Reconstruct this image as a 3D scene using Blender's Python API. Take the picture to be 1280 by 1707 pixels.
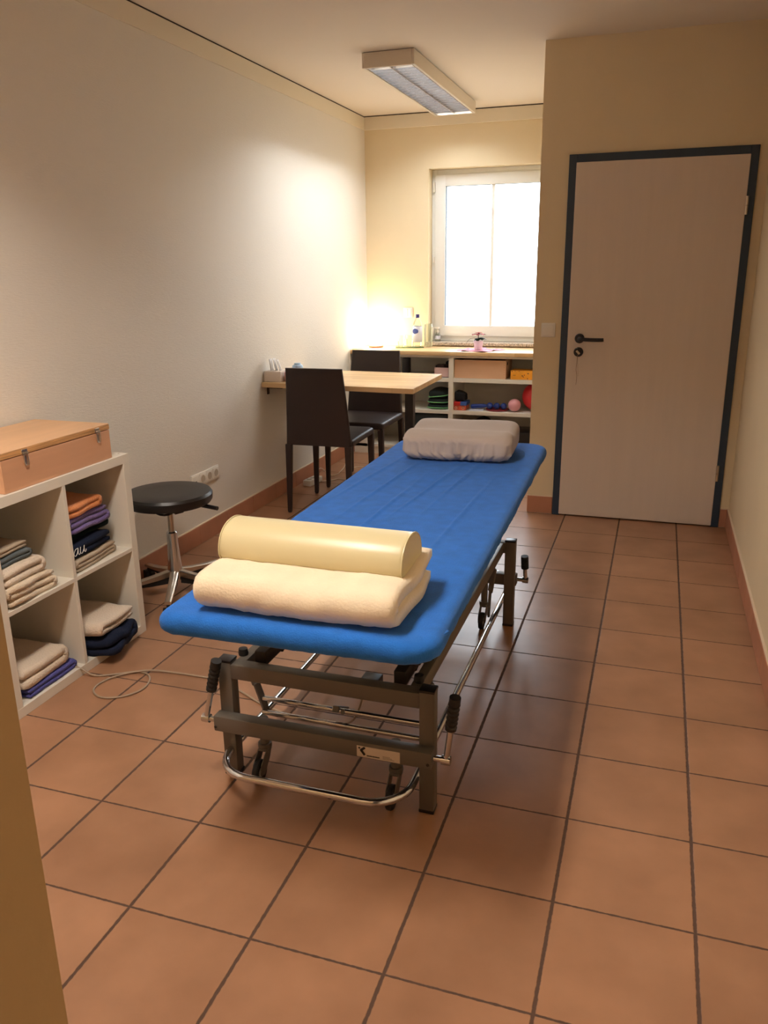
import bpy, bmesh, math, random
from mathutils import Vector, Matrix, noise
random.seed(7)
for o in list(bpy.data.objects): bpy.data.objects.remove(o)
S = bpy.context.scene
COL = S.collection
PI = math.pi

# ------------------------------------------------------------ camera
cam = bpy.data.cameras.new('camera'); co = bpy.data.objects.new('camera', cam); COL.objects.link(co)
yaw, pit, rol = -0.3237, -0.2927, -0.0128
F = Vector((math.sin(yaw)*math.cos(pit), math.cos(yaw)*math.cos(pit), math.sin(pit)))
R0 = Vector((math.cos(yaw), -math.sin(yaw), 0)); U0 = R0.cross(F)
Rr = R0*math.cos(rol)+U0*math.sin(rol); Ur = U0*math.cos(rol)-R0*math.sin(rol)
mw = Matrix((Rr, Ur, -F)).transposed().to_4x4(); mw.translation = Vector((0.4507, -4.5004, 1.4546))
co.matrix_world = mw
cam.sensor_fit = 'VERTICAL'; cam.sensor_height = 24; cam.lens = 1345.396/1707*24; cam.clip_start = 0.02
S.camera = co

# ------------------------------------------------------------ exposure, world, lights
S.view_settings.view_transform = 'Standard'; S.view_settings.look = 'None'
S.view_settings.gamma = 1; S.view_settings.exposure = 0.0; S.view_settings.use_curve_mapping = False
w = bpy.data.worlds.new('sky'); S.world = w; w.use_nodes = True
nt = w.node_tree; nt.nodes.clear()
out = nt.nodes.new('ShaderNodeOutputWorld'); bg = nt.nodes.new('ShaderNodeBackground')
tc = nt.nodes.new('ShaderNodeTexCoord'); sp = nt.nodes.new('ShaderNodeSeparateXYZ')
rp = nt.nodes.new('ShaderNodeValToRGB'); mr = nt.nodes.new('ShaderNodeMapRange')
mr.inputs['From Min'].default_value = -0.25; mr.inputs['From Max'].default_value = 0.75
rp.color_ramp.elements[0].position = 0.0; rp.color_ramp.elements[0].color = (0.22, 0.23, 0.23, 1)
rp.color_ramp.elements[1].position = 1.0; rp.color_ramp.elements[1].color = (0.95, 1.0, 1.08, 1)
e = rp.color_ramp.elements.new(0.27); e.color = (0.72, 0.75, 0.80, 1)
nt.links.new(tc.outputs['Generated'], sp.inputs[0]); nt.links.new(sp.outputs['Z'], mr.inputs['Value'])
nt.links.new(mr.outputs[0], rp.inputs[0]); nt.links.new(rp.outputs[0], bg.inputs['Color'])
bg.inputs['Strength'].default_value = 14.0
nt.links.new(bg.outputs[0], out.inputs[0])
# daylight portal in the window opening (emits nothing, only guides the sky's light)
def area(name, loc, rot, sx, sy, energy, color, spread=PI, portal=False):
    l = bpy.data.lights.new(name, 'AREA'); l.shape = 'RECTANGLE'; l.size = sx; l.size_y = sy
    l.energy = energy; l.color = color; l.spread = spread
    o = bpy.data.objects.new(name, l); COL.objects.link(o); o.location = loc; o.rotation_euler = rot
    if portal: l.cycles.is_portal = True
    return o
area('window_portal', (-0.83, 2.30, 1.54), (-PI/2, 0, 0), 1.04, 1.32, 1, (1, 1, 1), portal=True)
# tubes of the ceiling lamp over the camera's end of the room (the lamp itself is built below)
LAMP2 = (-0.66, -3.38)
LAMP1 = (-1.075, 1.0)
def tubes_light(name, loc, z, energy, color, c0, c1, floor_, ln=1.45):
    tl = area(name, (loc[0], loc[1], z), (0, 0, 0), 0.24, ln, energy, color)
    tl.data.use_nodes = True; nt = tl.data.node_tree     # louvre cut-off: hardly any light leaves flatter than about 68 degrees
    em = nt.nodes['Emission']; ge = nt.nodes.new('ShaderNodeNewGeometry'); dt = nt.nodes.new('ShaderNodeVectorMath'); dt.operation = 'DOT_PRODUCT'
    ab = nt.nodes.new('ShaderNodeMath'); ab.operation = 'ABSOLUTE'; m1 = nt.nodes.new('ShaderNodeMapRange'); m1.interpolation_type = 'SMOOTHSTEP'
    m1.inputs['From Min'].default_value = c0; m1.inputs['From Max'].default_value = c1; m1.inputs['To Min'].default_value = floor_; m1.inputs['To Max'].default_value = 1.0
    m2 = nt.nodes.new('ShaderNodeMapRange'); m2.inputs['From Min'].default_value = 0.45; m2.inputs['From Max'].default_value = 1.0; m2.inputs['To Min'].default_value = 1.0; m2.inputs['To Max'].default_value = 0.3
    mu = nt.nodes.new('ShaderNodeMath'); mu.operation = 'MULTIPLY'
    nt.links.new(ge.outputs['Normal'], dt.inputs[0]); nt.links.new(ge.outputs['Incoming'], dt.inputs[1]); nt.links.new(dt.outputs['Value'], ab.inputs[0])
    nt.links.new(ab.outputs[0], m1.inputs['Value']); nt.links.new(ab.outputs[0], m2.inputs['Value'])
    nt.links.new(m1.outputs[0], mu.inputs[0]); nt.links.new(m2.outputs[0], mu.inputs[1]); nt.links.new(mu.outputs[0], em.inputs['Strength'])
tubes_light('warm_tube_light', LAMP2, 2.556, 138, (1.0, 0.90, 0.79), 0.35, 0.45, 0.0, 0.84)
tubes_light('cool_tube_light', LAMP1, 2.556, 64, (0.90, 0.96, 1.0), 0.35, 0.45, 0.0)

# ------------------------------------------------------------ materials
def lin(c):
    return tuple(((v/255)/12.92 if v/255 <= 0.04045 else ((v/255+0.055)/1.055)**2.4) for v in c)
def mat(name, rgb, rough=0.6, metal=0.0, bump=0.0, bscale=60.0, var=0.0, vscale=3.0, stretch=(1,1,1), spec=0.5, sheen=0.0, coat=0.0):
    m = bpy.data.materials.new(name); m.use_nodes = True; n = m.node_tree; b = n.nodes['Principled BSDF']
    c = lin(rgb); b.inputs['Roughness'].default_value = rough; b.inputs['Metallic'].default_value = metal
    b.inputs['Specular IOR Level'].default_value = spec
    b.inputs['Sheen Weight'].default_value = sheen; b.inputs['Coat Weight'].default_value = coat
    t = n.nodes.new('ShaderNodeTexCoord'); mp = n.nodes.new('ShaderNodeMapping'); mp.inputs['Scale'].default_value = stretch
    n.links.new(t.outputs['Object'], mp.inputs[0])
    nz = n.nodes.new('ShaderNodeTexNoise'); nz.inputs['Scale'].default_value = vscale; nz.inputs['Detail'].default_value = 4
    n.links.new(mp.outputs[0], nz.inputs[0])
    r = n.nodes.new('ShaderNodeValToRGB')
    r.color_ramp.elements[0].position = 0.3; r.color_ramp.elements[1].position = 0.7
    r.color_ramp.elements[0].color = tuple(v*(1-var) for v in c)+(1,)
    r.color_ramp.elements[1].color = tuple(min(1, v*(1+var)) for v in c)+(1,)
    n.links.new(nz.outputs['Fac'], r.inputs[0]); n.links.new(r.outputs[0], b.inputs['Base Color'])
    if bump:
        n2 = n.nodes.new('ShaderNodeTexNoise'); n2.inputs['Scale'].default_value = bscale; n2.inputs['Detail'].default_value = 3
        n.links.new(mp.outputs[0], n2.inputs[0])
        bp = n.nodes.new('ShaderNodeBump'); bp.inputs['Strength'].default_value = bump; bp.inputs['Distance'].default_value = 0.004
        n.links.new(n2.outputs['Fac'], bp.inputs['Height']); n.links.new(bp.outputs[0], b.inputs['Normal'])
    return m
def glassy(name, rgb=(235, 245, 240), rough=0.02, gloss=0.12):
    m = bpy.data.materials.new(name); m.use_nodes = True; n = m.node_tree; n.nodes.clear()
    o = n.nodes.new('ShaderNodeOutputMaterial'); mx = n.nodes.new('ShaderNodeMixShader')
    t = n.nodes.new('ShaderNodeBsdfTransparent'); g = n.nodes.new('ShaderNodeBsdfGlossy'); f = n.nodes.new('ShaderNodeFresnel')
    a = n.nodes.new('ShaderNodeMath'); a.operation = 'ADD'; a.inputs[1].default_value = gloss
    t.inputs[0].default_value = lin(rgb)+(1,); g.inputs['Roughness'].default_value = rough
    h_ = n.nodes.new('ShaderNodeMath'); h_.operation = 'MULTIPLY'; h_.inputs[1].default_value = 0.45; n.links.new(f.outputs[0], h_.inputs[0]); n.links.new(h_.outputs[0], a.inputs[0]); n.links.new(a.outputs[0], mx.inputs[0])
    n.links.new(t.outputs[0], mx.inputs[1]); n.links.new(g.outputs[0], mx.inputs[2]); n.links.new(mx.outputs[0], o.inputs[0])
    return m
def emit(name, rgb, s):
    m = bpy.data.materials.new(name); m.use_nodes = True; n = m.node_tree; b = n.nodes['Principled BSDF']
    b.inputs['Base Color'].default_value = (0.8, 0.8, 0.8, 1)
    b.inputs['Emission Color'].default_value = rgb+(1,); b.inputs['Emission Strength'].default_value = s
    return m
def tiles():
    m = bpy.data.materials.new('terracotta_floor_tiles'); m.use_nodes = True; n = m.node_tree; b = n.nodes['Principled BSDF']; L = n.links.new
    g = n.nodes.new('ShaderNodeNewGeometry'); s = n.nodes.new('ShaderNodeSeparateXYZ'); L(g.outputs['Position'], s.inputs[0])
    wob = n.nodes.new('ShaderNodeTexNoise'); wob.inputs['Scale'].default_value = 60; wob.inputs['Detail'].default_value = 2
    L(g.outputs['Position'], wob.inputs[0])
    def mth(op, a, b_=None):
        k = n.nodes.new('ShaderNodeMath'); k.operation = op
        for i, v in enumerate((a, b_)):
            if v is None: continue
            if isinstance(v, (int, float)): k.inputs[i].default_value = v
            else: L(v, k.inputs[i])
        return k.outputs[0]
    P = 0.32
    wv = mth('MULTIPLY', mth('SUBTRACT', wob.outputs['Fac'], 0.5), 0.004)
    def edge(sock, half):
        q = mth('DIVIDE', sock, P); fr = mth('SUBTRACT', q, mth('ROUND', q)); d = mth('MULTIPLY', mth('ABSOLUTE', fr), P)
        d = mth('ADD', d, wv)
        k = n.nodes.new('ShaderNodeMapRange'); k.interpolation_type = 'SMOOTHSTEP'
        k.inputs['From Min'].default_value = half*0.6; k.inputs['From Max'].default_value = half*1.25
        L(d, k.inputs['Value']); return k.outputs[0]
    tile = mth('MINIMUM', edge(s.outputs['X'], 0.0044), edge(s.outputs['Y'], 0.0030))
    # per-tile tone
    cx = mth('FLOOR', mth('DIVIDE', s.outputs['X'], P)); cy = mth('FLOOR', mth('DIVIDE', s.outputs['Y'], P))
    cb = n.nodes.new('ShaderNodeCombineXYZ'); L(cx, cb.inputs[0]); L(cy, cb.inputs[1])
    wn = n.nodes.new('ShaderNodeTexWhiteNoise'); wn.noise_dimensions = '3D'; L(cb.outputs[0], wn.inputs[0])
    nz = n.nodes.new('ShaderNodeTexNoise'); nz.inputs['Scale'].default_value = 5.0; nz.inputs['Detail'].default_value = 5; L(g.outputs['Position'], nz.inputs[0])
    fac = mth('ADD', mth('MULTIPLY', nz.outputs['Fac'], 0.95), mth('MULTIPLY', wn.outputs['Value'], 0.18))
    r = n.nodes.new('ShaderNodeValToRGB'); L(fac, r.inputs[0])
    r.color_ramp.elements[0].position = 0.3; r.color_ramp.elements[1].position = 0.8
    r.color_ramp.elements[0].color = lin((150, 110, 82))+(1,); r.color_ramp.elements[1].color = lin((178, 133, 102))+(1,)
    mx = n.nodes.new('ShaderNodeMix'); mx.data_type = 'RGBA'; L(tile, mx.inputs['Factor'])
    mx.inputs[6].default_value = lin((88, 66, 54))+(1,); L(r.outputs[0], mx.inputs[7]); L(mx.outputs[2], b.inputs['Base Color'])
    rr = n.nodes.new('ShaderNodeMapRange'); rr.inputs['To Min'].default_value = 0.9; rr.inputs['To Max'].default_value = 0.36; L(tile, rr.inputs['Value'])
    L(rr.outputs[0], b.inputs['Roughness'])
    bp = n.nodes.new('ShaderNodeBump'); bp.inputs['Strength'].default_value = 0.6; bp.inputs['Distance'].default_value = 0.003
    hh = mth('ADD', tile, mth('MULTIPLY', nz.outputs['Fac'], 0.12)); L(hh, bp.inputs['Height']); L(bp.outputs[0], b.inputs['Normal'])
    return m
def planks(name, c1, c2, axis='x', wdt=0.045, ln=0.5, rough=0.4):
    """glued-up solid wood: narrow staves running along x or y"""
    m = bpy.data.materials.new(name); m.use_nodes = True; n = m.node_tree; b = n.nodes['Principled BSDF']; L = n.links.new
    t = n.nodes.new('ShaderNodeTexCoord'); mp = n.nodes.new('ShaderNodeMapping')
    if axis == 'y': mp.inputs['Rotation'].default_value = (0, 0, PI/2)
    L(t.outputs['Object'], mp.inputs[0])
    br = n.nodes.new('ShaderNodeTexBrick'); br.inputs['Scale'].default_value = 1; br.inputs['Brick Width'].default_value = ln
    br.inputs['Row Height'].default_value = wdt; br.inputs['Mortar Size'].default_value = 0.0004; br.offset = 0.37; br.inputs['Bias'].default_value = 0.0
    br.inputs['Color1'].default_value = lin(c1)+(1,); br.inputs['Color2'].default_value = lin(c2)+(1,)
    br.inputs['Mortar'].default_value = tuple(v*0.8 for v in lin(c1))+(1,)
    L(mp.outputs[0], br.inputs[0])
    m2 = n.nodes.new('ShaderNodeMapping'); m2.inputs['Scale'].default_value = (3, 60, 60); L(mp.outputs[0], m2.inputs[0])
    nz = n.nodes.new('ShaderNodeTexNoise'); nz.inputs['Scale'].default_value = 2; nz.inputs['Detail'].default_value = 5; L(m2.outputs[0], nz.inputs[0])
    mx = n.nodes.new('ShaderNodeMix'); mx.data_type = 'RGBA'; mx.blend_type = 'MULTIPLY'; mx.inputs['Factor'].default_value = 0.22
    L(br.outputs['Color'], mx.inputs[6]); L(nz.outputs['Fac'], mx.inputs[7])
    hs = n.nodes.new('ShaderNodeBrightContrast'); hs.inputs['Bright'].default_value = 0.02; L(mx.outputs[2], hs.inputs[0])
    L(hs.outputs[0], b.inputs['Base Color']); b.inputs['Roughness'].default_value = rough
    return m
M = {}
M['tiles'] = tiles()
M['wall_l'] = mat('white_textured_wallpaper', (228, 221, 210), 0.85, bump=0.35, bscale=1.0, stretch=(300, 45, 320), var=0.015, vscale=0.006)
M['wall_c'] = mat('cream_wall_paint', (230, 213, 180), 0.85, bump=0.12, bscale=140, var=0.02)
M['ceil'] = mat('white_ceiling_paint', (232, 221, 207), 0.9, bump=0.05, bscale=120)
M['trim'] = mat('cream_cove_paint', (230, 219, 198), 0.7)
M['base'] = mat('terracotta_skirting', (182, 126, 98), 0.5, var=0.10, vscale=6)
M['joint'] = mat('pale_joint', (225, 205, 180), 0.8)
M['gap'] = mat('dark_gap', (60, 45, 35), 0.9)
M['door'] = mat('light_grey_door_laminate', (220, 205, 192), 0.55, var=0.02, vscale=2, stretch=(12, 12, 1))
M['doorf'] = mat('dark_blue_grey_frame_paint', (40, 58, 78), 0.45)
M['blackpl'] = mat('black_nylon', (24, 20, 22), 0.35)
M['pvc'] = mat('white_window_plastic', (236, 236, 232), 0.35)
M['seal'] = mat('dark_window_seal', (60, 70, 82), 0.6)
M['granite'] = mat('speckled_granite', (190, 175, 160), 0.3, var=0.65, vscale=110)
M['white'] = mat('white_laminate', (228, 221, 208), 0.4)
M['whitepl'] = mat('white_plastic', (236, 230, 220), 0.35)
M['sockhole'] = mat('socket_recess', (190, 176, 158), 0.5)
M['beech'] = planks('beech_worktop', (214, 170, 116), (232, 196, 145), 'x')
M['beech_y'] = planks('beech_staves_lengthwise', (214, 172, 118), (236, 200, 150), 'x', 0.05, 0.6)
M['case'] = mat('smooth_beech_veneer', (222, 178, 135), 0.42, var=0.06, vscale=2, stretch=(10, 1, 10))
M['caseside'] = mat('orange_beech_veneer', (208, 158, 122), 0.45, var=0.06, vscale=2, stretch=(10, 1, 10))
M['ply'] = mat('plywood_edge', (196, 146, 92), 0.6, var=0.3, vscale=1.5, stretch=(20, 6, 160))
M['crate'] = mat('pale_beech_crate', (216, 172, 138), 0.5, var=0.05, vscale=3)
M['chrome'] = mat('chrome', (212, 216, 222), 0.12, 1.0)
M['alu'] = mat('polished_aluminium', (205, 195, 182), 0.28, 1.0)
M['steel'] = mat('grey_painted_steel', (104, 98, 90), 0.42, 0.25)
M['steeld'] = mat('dark_painted_steel', (42, 37, 33), 0.5, 0.2)
M['rubber'] = mat('black_rubber', (22, 19, 18), 0.6)
M['vinyl'] = mat('black_vinyl', (24, 22, 22), 0.38, bump=0.1, bscale=300)
M['leather'] = mat('dark_brown_leather', (46, 33, 31), 0.5, bump=0.15, bscale=250, var=0.08, vscale=8)
M['blue'] = mat('blue_terry_cloth', (40, 108, 196), 0.95, bump=0.5, bscale=260, var=0.10, vscale=24, spec=0.15, sheen=0.1)
M['cream'] = mat('cream_fleece', (240, 224, 196), 0.95, bump=0.35, bscale=160, var=0.05, vscale=14, spec=0.15, sheen=0.4)
M['bolster'] = mat('cream_vinyl', (214, 202, 160), 0.32, bump=0.04, bscale=120)
M['pillow'] = mat('grey_jersey', (184, 171, 162), 0.9, bump=0.2, bscale=300, spec=0.15, sheen=0.2)
M['terry'] = mat('cream_terry', (224, 205, 180), 0.95, bump=1.0, bscale=170, var=0.05, vscale=30, spec=0.1, sheen=0.3)
M['offwhite'] = mat('off_white_terry', (226, 208, 188), 0.95, bump=1.0, bscale=170, spec=0.1, sheen=0.3)
M['orange'] = mat('orange_terry', (226, 142, 84), 0.95, bump=1.0, bscale=170, spec=0.1, sheen=0.3)
M['purple'] = mat('violet_terry', (112, 92, 150), 0.95, bump=1.0, bscale=170, var=0.12, vscale=20, spec=0.1, sheen=0.3)
M['violetblue'] = mat('blue_violet_terry', (92, 92, 160), 0.95, bump=1.0, bscale=170, spec=0.1)
M['navy'] = mat('navy_cloth', (30, 36, 56), 0.9, bump=0.5, bscale=200, spec=0.15)
M['darkgreen'] = mat('dark_green_cloth', (30, 44, 44), 0.9, bump=0.5, bscale=200, spec=0.15)
M['bluegrey'] = mat('blue_grey_cloth', (92, 100, 104), 0.9, bump=0.4, bscale=200)
M['greige'] = mat('ribbed_beige_cloth', (188, 170, 148), 0.95, bump=0.8, bscale=300)
M['thread'] = mat('white_embroidery', (232, 228, 225), 0.8)
M['cable'] = mat('grey_cable', (170, 150, 128), 0.5)
M['wcable'] = mat('white_cable', (228, 214, 198), 0.45)
M['glass'] = glassy('clear_glass', (248, 252, 250), 0.02, 0.05)
M['plateg'] = glassy('green_tray_glass', (150, 195, 165), 0.03, 0.15)
M['pane'] = glassy('window_glass', (250, 252, 252), 0.0, 0.0)
M['bluecap'] = mat('dark_blue_cap', (44, 40, 110), 0.4)
M['label_b'] = mat('blue_label', (70, 90, 160), 0.5)
M['label_w'] = mat('pale_label', (215, 218, 232), 0.5)
M['leaf'] = mat('dark_green_leaf', (26, 52, 36), 0.8, var=0.2)
M['red'] = mat('red_bract', (135, 8, 22), 0.8, var=0.15, vscale=20)
M['stem'] = mat('stem', (80, 60, 50), 0.7)
M['pot'] = mat('pale_lilac_pot', (228, 220, 228), 0.35)
M['pink'] = mat('pink_napkin', (226, 150, 170), 0.8, var=0.45, vscale=25)
M['pinkbox'] = mat('pale_pink_box', (226, 190, 186), 0.6)
M['yellow'] = mat('yellow_orange_card', (240, 160, 42), 0.5, var=0.08, vscale=20)
M['dark'] = mat('black_cloth', (22, 20, 22), 0.85)
M['cushion'] = mat('black_green_cushion', (20, 30, 28), 0.8)
M['lime'] = mat('light_green_piping', (120, 190, 125), 0.6)
M['bin'] = mat('dark_green_box', (28, 36, 38), 0.7)
M['redcard'] = mat('red_card', (205, 50, 45), 0.5)
M['bluecard'] = mat('blue_card', (60, 90, 160), 0.5)
M['redcard2'] = mat('orange_red_card', (205, 90, 60), 0.5, var=0.25, vscale=40)
M['gblue'] = mat('blue_plastic', (36, 60, 140), 0.4)
M['pinkball'] = mat('pink_rubber', (236, 168, 176), 0.35)
M['redball'] = mat('red_rubber', (224, 58, 62), 0.4)
M['redmat'] = mat('dark_red_rubber', (140, 40, 50), 0.6)
M['tissue'] = mat('white_tissue', (238, 234, 230), 0.9)
M['tbox'] = mat('white_card', (226, 214, 204), 0.6)
M['pinkprint'] = mat('pink_printed_card', (226, 172, 172), 0.6, var=0.3, vscale=40, stretch=(1, 1, 0.3))
M['lightblue'] = mat('light_blue_wrapper', (160, 190, 220), 0.4, var=0.4, vscale=30)
M['plate'] = mat('white_name_plate', (205, 190, 172), 0.4)
M['ink'] = mat('black_print', (20, 16, 16), 0.6)
M['lampshade'] = emit('glowing_lamp_shade', (1.0, 0.80, 0.55), 34.0)
M['lampmetal'] = mat('white_lamp_housing', (224, 212, 196), 0.45)
M['louvre'] = mat('mirror_louvre', (185, 182, 182), 0.2, 1.0)
M['tube'] = mat('white_tube_unlit', (240, 240, 245), 0.3)
M['tube_on'] = emit('lit_tube', (0.95, 0.97, 1.0), 1.2)
M['wood'] = mat('wooden_lamp_foot', (110, 70, 45), 0.5)
M['key'] = mat('brass_key', (190, 175, 150), 0.3, 1.0)
M['string'] = mat('brown_string', (130, 98, 60), 0.9)
M['copper'] = mat('dark_bracket', (70, 45, 28), 0.5, 0.3)
M['plaster'] = mat('shade_darkened_jamb_paint', (190, 156, 112), 0.85, bump=0.1, bscale=90)  # jamb paint made darker and browner: its shade is put into the colour
M['darkbits'] = mat('dark_brown_knit', (60, 42, 44), 0.9, bump=0.4)

# ------------------------------------------------------------ mesh helpers
class B:
    def __init__(s): s.bm = bmesh.new()
    def box(s, x0, x1, y0, y1, z0, z1, bev=0.0, seg=2, mtx=None):
        r = bmesh.ops.create_cube(s.bm, size=1); vs = r['verts']
        for v in vs: v.co = Vector(((x0+x1)/2+v.co.x*(x1-x0), (y0+y1)/2+v.co.y*(y1-y0), (z0+z1)/2+v.co.z*(z1-z0)))
        if bev:
            es = list({e for v in vs for e in v.link_edges})
            rr = bmesh.ops.bevel(s.bm, geom=es, offset=bev, segments=seg, affect='EDGES', profile=0.5); vs = list(set(rr['verts']) | {v for v in vs if v.is_valid})
        if mtx:
            for v in vs: v.co = mtx @ v.co
        return s
    def ring(s, pts): return [s.bm.verts.new(p) for p in pts]
    def bridge(s, a, b, close=True):
        n = len(a)
        for i in range(n if close else n-1):
            j = (i+1) % n
            try: s.bm.faces.new((a[i], a[j], b[j], b[i]))
            except ValueError: pass
    def cap(s, a, flip=False):
        try: s.bm.faces.new(a[::-1] if flip else a)
        except ValueError: pass
    def tube(s, pts, r, seg=10, closed=False, cap=True):
        pts = [Vector(p) for p in pts]; n = len(pts); rings = []
        up = None
        for i, p in enumerate(pts):
            if closed: t = (pts[(i+1) % n]-pts[i-1]).normalized()
            else: t = (pts[min(i+1, n-1)]-pts[max(i-1, 0)]).normalized()
            if up is None:
                up = Vector((0, 0, 1)) if abs(t.z) < 0.9 else Vector((1, 0, 0))
            a = t.cross(up).normalized(); up = a.cross(t).normalized()
            rad = r[i] if isinstance(r, (list, tuple)) else r
            rings.append(s.ring([p+a*math.cos(q)*rad+up*math.sin(q)*rad for q in [2*PI*k/seg for k in range(seg)]]))
        for i in range(n-1): s.bridge(rings[i], rings[i+1])
        if closed: s.bridge(rings[-1], rings[0])
        elif cap: s.cap(rings[0], True); s.cap(rings[-1])
        return s
    def cyl(s, p0, p1, r0, r1=None, seg=20): return s.tube([p0, p1], [r0, r0 if r1 is None else r1], seg)
    def bar(s, p0, p1, wa, wb, up=(0, 0, 1), bev=0.002):
        """rectangular bar between two points, wa across, wb along up"""
        p0 = Vector(p0); p1 = Vector(p1); t = (p1-p0); L = t.length; t.normalize()
        a = t.cross(Vector(up)).normalized(); u = a.cross(t)
        m = Matrix((a, t, u)).transposed().to_4x4(); m.translation = p0
        return s.box(-wa/2, wa/2, 0, L, -wb/2, wb/2, bev, 1, m)
    def lathe(s, prof, c=(0, 0, 0), seg=32, axis='z'):
        rings = []
        def P(r, h, q):
            if axis == 'z': return Vector((c[0]+r*math.cos(q), c[1]+r*math.sin(q), c[2]+h))
            if axis == 'x': return Vector((c[0]+h, c[1]+r*math.cos(q), c[2]+r*math.sin(q)))
            return Vector((c[0]+r*math.sin(q), c[1]+h, c[2]+r*math.cos(q)))
        for r, h in prof:
            if r < 1e-6: rings.append([s.bm.verts.new(P(0, h, 0))])
            else: rings.append(s.ring([P(r, h, 2*PI*k/seg) for k in range(seg)]))
        for a, b in zip(rings, rings[1:]):
            if len(a) == 1 and len(b) == 1: continue
            if len(a) == 1:
                for k in range(seg): s.bm.faces.new((a[0], b[(k+1) % seg], b[k]))
            elif len(b) == 1:
                for k in range(seg): s.bm.faces.new((a[k], a[(k+1) % seg], b[0]))
            else: s.bridge(a, b)
        return s
    def ball(s, c, r, seg=24, sc=(1, 1, 1), rings=16):
        pr = [(r*math.sin(PI*i/rings), -r*math.cos(PI*i/rings)) for i in range(rings+1)]
        n0 = len(s.bm.verts); s.lathe(pr, (0, 0, 0), seg); s.bm.verts.ensure_lookup_table()
        for v in s.bm.verts[n0:]: v.co = Vector((c[0]+v.co.x*sc[0], c[1]+v.co.y*sc[1], c[2]+v.co.z*sc[2]))
        return s
    def prism(s, pts, fn0, fn1):
        """polygon pts (2-d) mapped by fn0 and fn1 to its two ends"""
        a = s.ring([fn0(*p) for p in pts]); b = s.ring([fn1(*p) for p in pts]); s.bridge(a, b); s.cap(a, True); s.cap(b)
        return s
    def disp(s, f):
        s.bm.normal_update()
        d = [f(v.co, v.normal) for v in s.bm.verts]
        for v, k in zip(s.bm.verts, d): v.co = v.co+k
        return s
ORG = {}
def setk(o, label=None, cat=None, group=None, kind=None):
    if label: o['label'] = label
    if cat: o['category'] = cat
    if group: o['group'] = group
    if kind: o['kind'] = kind
    return o
def thing(name, label, cat, loc, rotz=0.0, group=None):
    o = bpy.data.objects.new(name, None); o.empty_display_size = 0.05; COL.objects.link(o)
    o.location = loc; o.rotation_euler = (0, 0, rotz); ORG[o.name] = Vector(loc)
    return setk(o, label, cat, group)
def build(name, b, m, parent=None, smooth=None, local=False, sub=0):
    """link one mesh; coordinates are world metres unless local=True (then the parent's frame)"""
    bm = b.bm; bmesh.ops.recalc_face_normals(bm, faces=bm.faces)
    me = bpy.data.meshes.new(name); o = bpy.data.objects.new(name, me); COL.objects.link(o)
    if parent is not None:
        org = ORG[parent.name]; o.parent = parent
        if not local: bm.transform(Matrix.Translation(-org))
        ORG[o.name] = org
    else:
        xs = [v.co for v in bm.verts]; lo = Vector([min(c[i] for c in xs) for i in range(3)]); hi = Vector([max(c[i] for c in xs) for i in range(3)])
        org = Vector(((lo.x+hi.x)/2, (lo.y+hi.y)/2, lo.z)); bm.transform(Matrix.Translation(-org)); o.location = org; ORG[o.name] = org
    bm.to_mesh(me); bm.free(); me.materials.append(m if not isinstance(m, str) else M[m])
    if smooth is None or smooth:
        for p in me.polygons: p.use_smooth = True
        if smooth is None: me.set_sharp_from_angle(angle=math.radians(35))
    if sub:
        md = o.modifiers.new('subdivision', 'SUBSURF'); md.levels = sub; md.render_levels = sub
    return o
def single(name, b, m, label, cat, group=None, **k): return setk(build(name, b, m, **k), label, cat, group)
def struct(name, b, m, parent=None, **k):
    o = build(name, b, m, parent, **k)
    if parent is None: o['kind'] = 'structure'
    return o
def rrect(hx, hy, R, n=8):
    pts = []; Q = R if isinstance(R, tuple) else (R,)*4
    for sx, sy, a0, R in ((1, 1, 0, Q[0]), (-1, 1, PI/2, Q[1]), (-1, -1, PI, Q[2]), (1, -1, 1.5*PI, Q[3])):
        cx, cy = sx*(hx-R), sy*(hy-R)
        for k in range(n+1):
            a = a0+PI/2*k/n; pts.append((cx+R*math.cos(a), cy+R*math.sin(a)))
    return pts
def densify(pts, step):
    o = []
    for i, p in enumerate(pts):
        q = pts[(i+1) % len(pts)]; d = math.dist(p, q); n = max(1, int(d/step))
        for k in range(n): o.append((p[0]+(q[0]-p[0])*k/n, p[1]+(q[1]-p[1])*k/n))
    return o
def slab(hx, hy, z0, z1, R, r, step=0.03, rings=10, nr=5, n=8, topz=None, botflat=True):
    """cushion-like slab: rounded outline (radius R), rounded rims (radius r), optional top height function"""
    b = B(); loops = []
    prof = [(r-r*math.sin(PI/2*k/nr), z0+r-r*math.cos(PI/2*k/nr)) for k in range(nr+1)]
    prof += [(r-r*math.cos(PI/2*k/nr), z1-r+r*math.sin(PI/2*k/nr)) for k in range(nr+1)]
    base = densify(rrect(hx, hy, R, n), step)
    def inset(d):
        fx = (hx-d)/hx; fy = (hy-d)/hy
        return [(x*fx, y*fy) for x, y in base]
    tz = (lambda x, y: 0.0) if topz is None else topz
    h = z1-z0
    for d, z in prof:
        k = (z-z0)/h
        loops.append(b.ring([(x, y, z+k*tz(x, y)) for x, y in inset(d)]))
    for q in range(1, rings):
        f = 1-q/rings; loops.append(b.ring([(x*f, y*f, z1+tz(x*f, y*f)) for x, y in inset(r)]))
    for a, c in zip(loops, loops[1:]): b.bridge(a, c)
    v = b.bm.verts.new((0, 0, z1+tz(0, 0))); l = loops[-1]
    for i in range(len(l)): b.bm.faces.new((l[i], l[(i+1) % len(l)], v))
    b.cap(loops[0], True)
    return b
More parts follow.
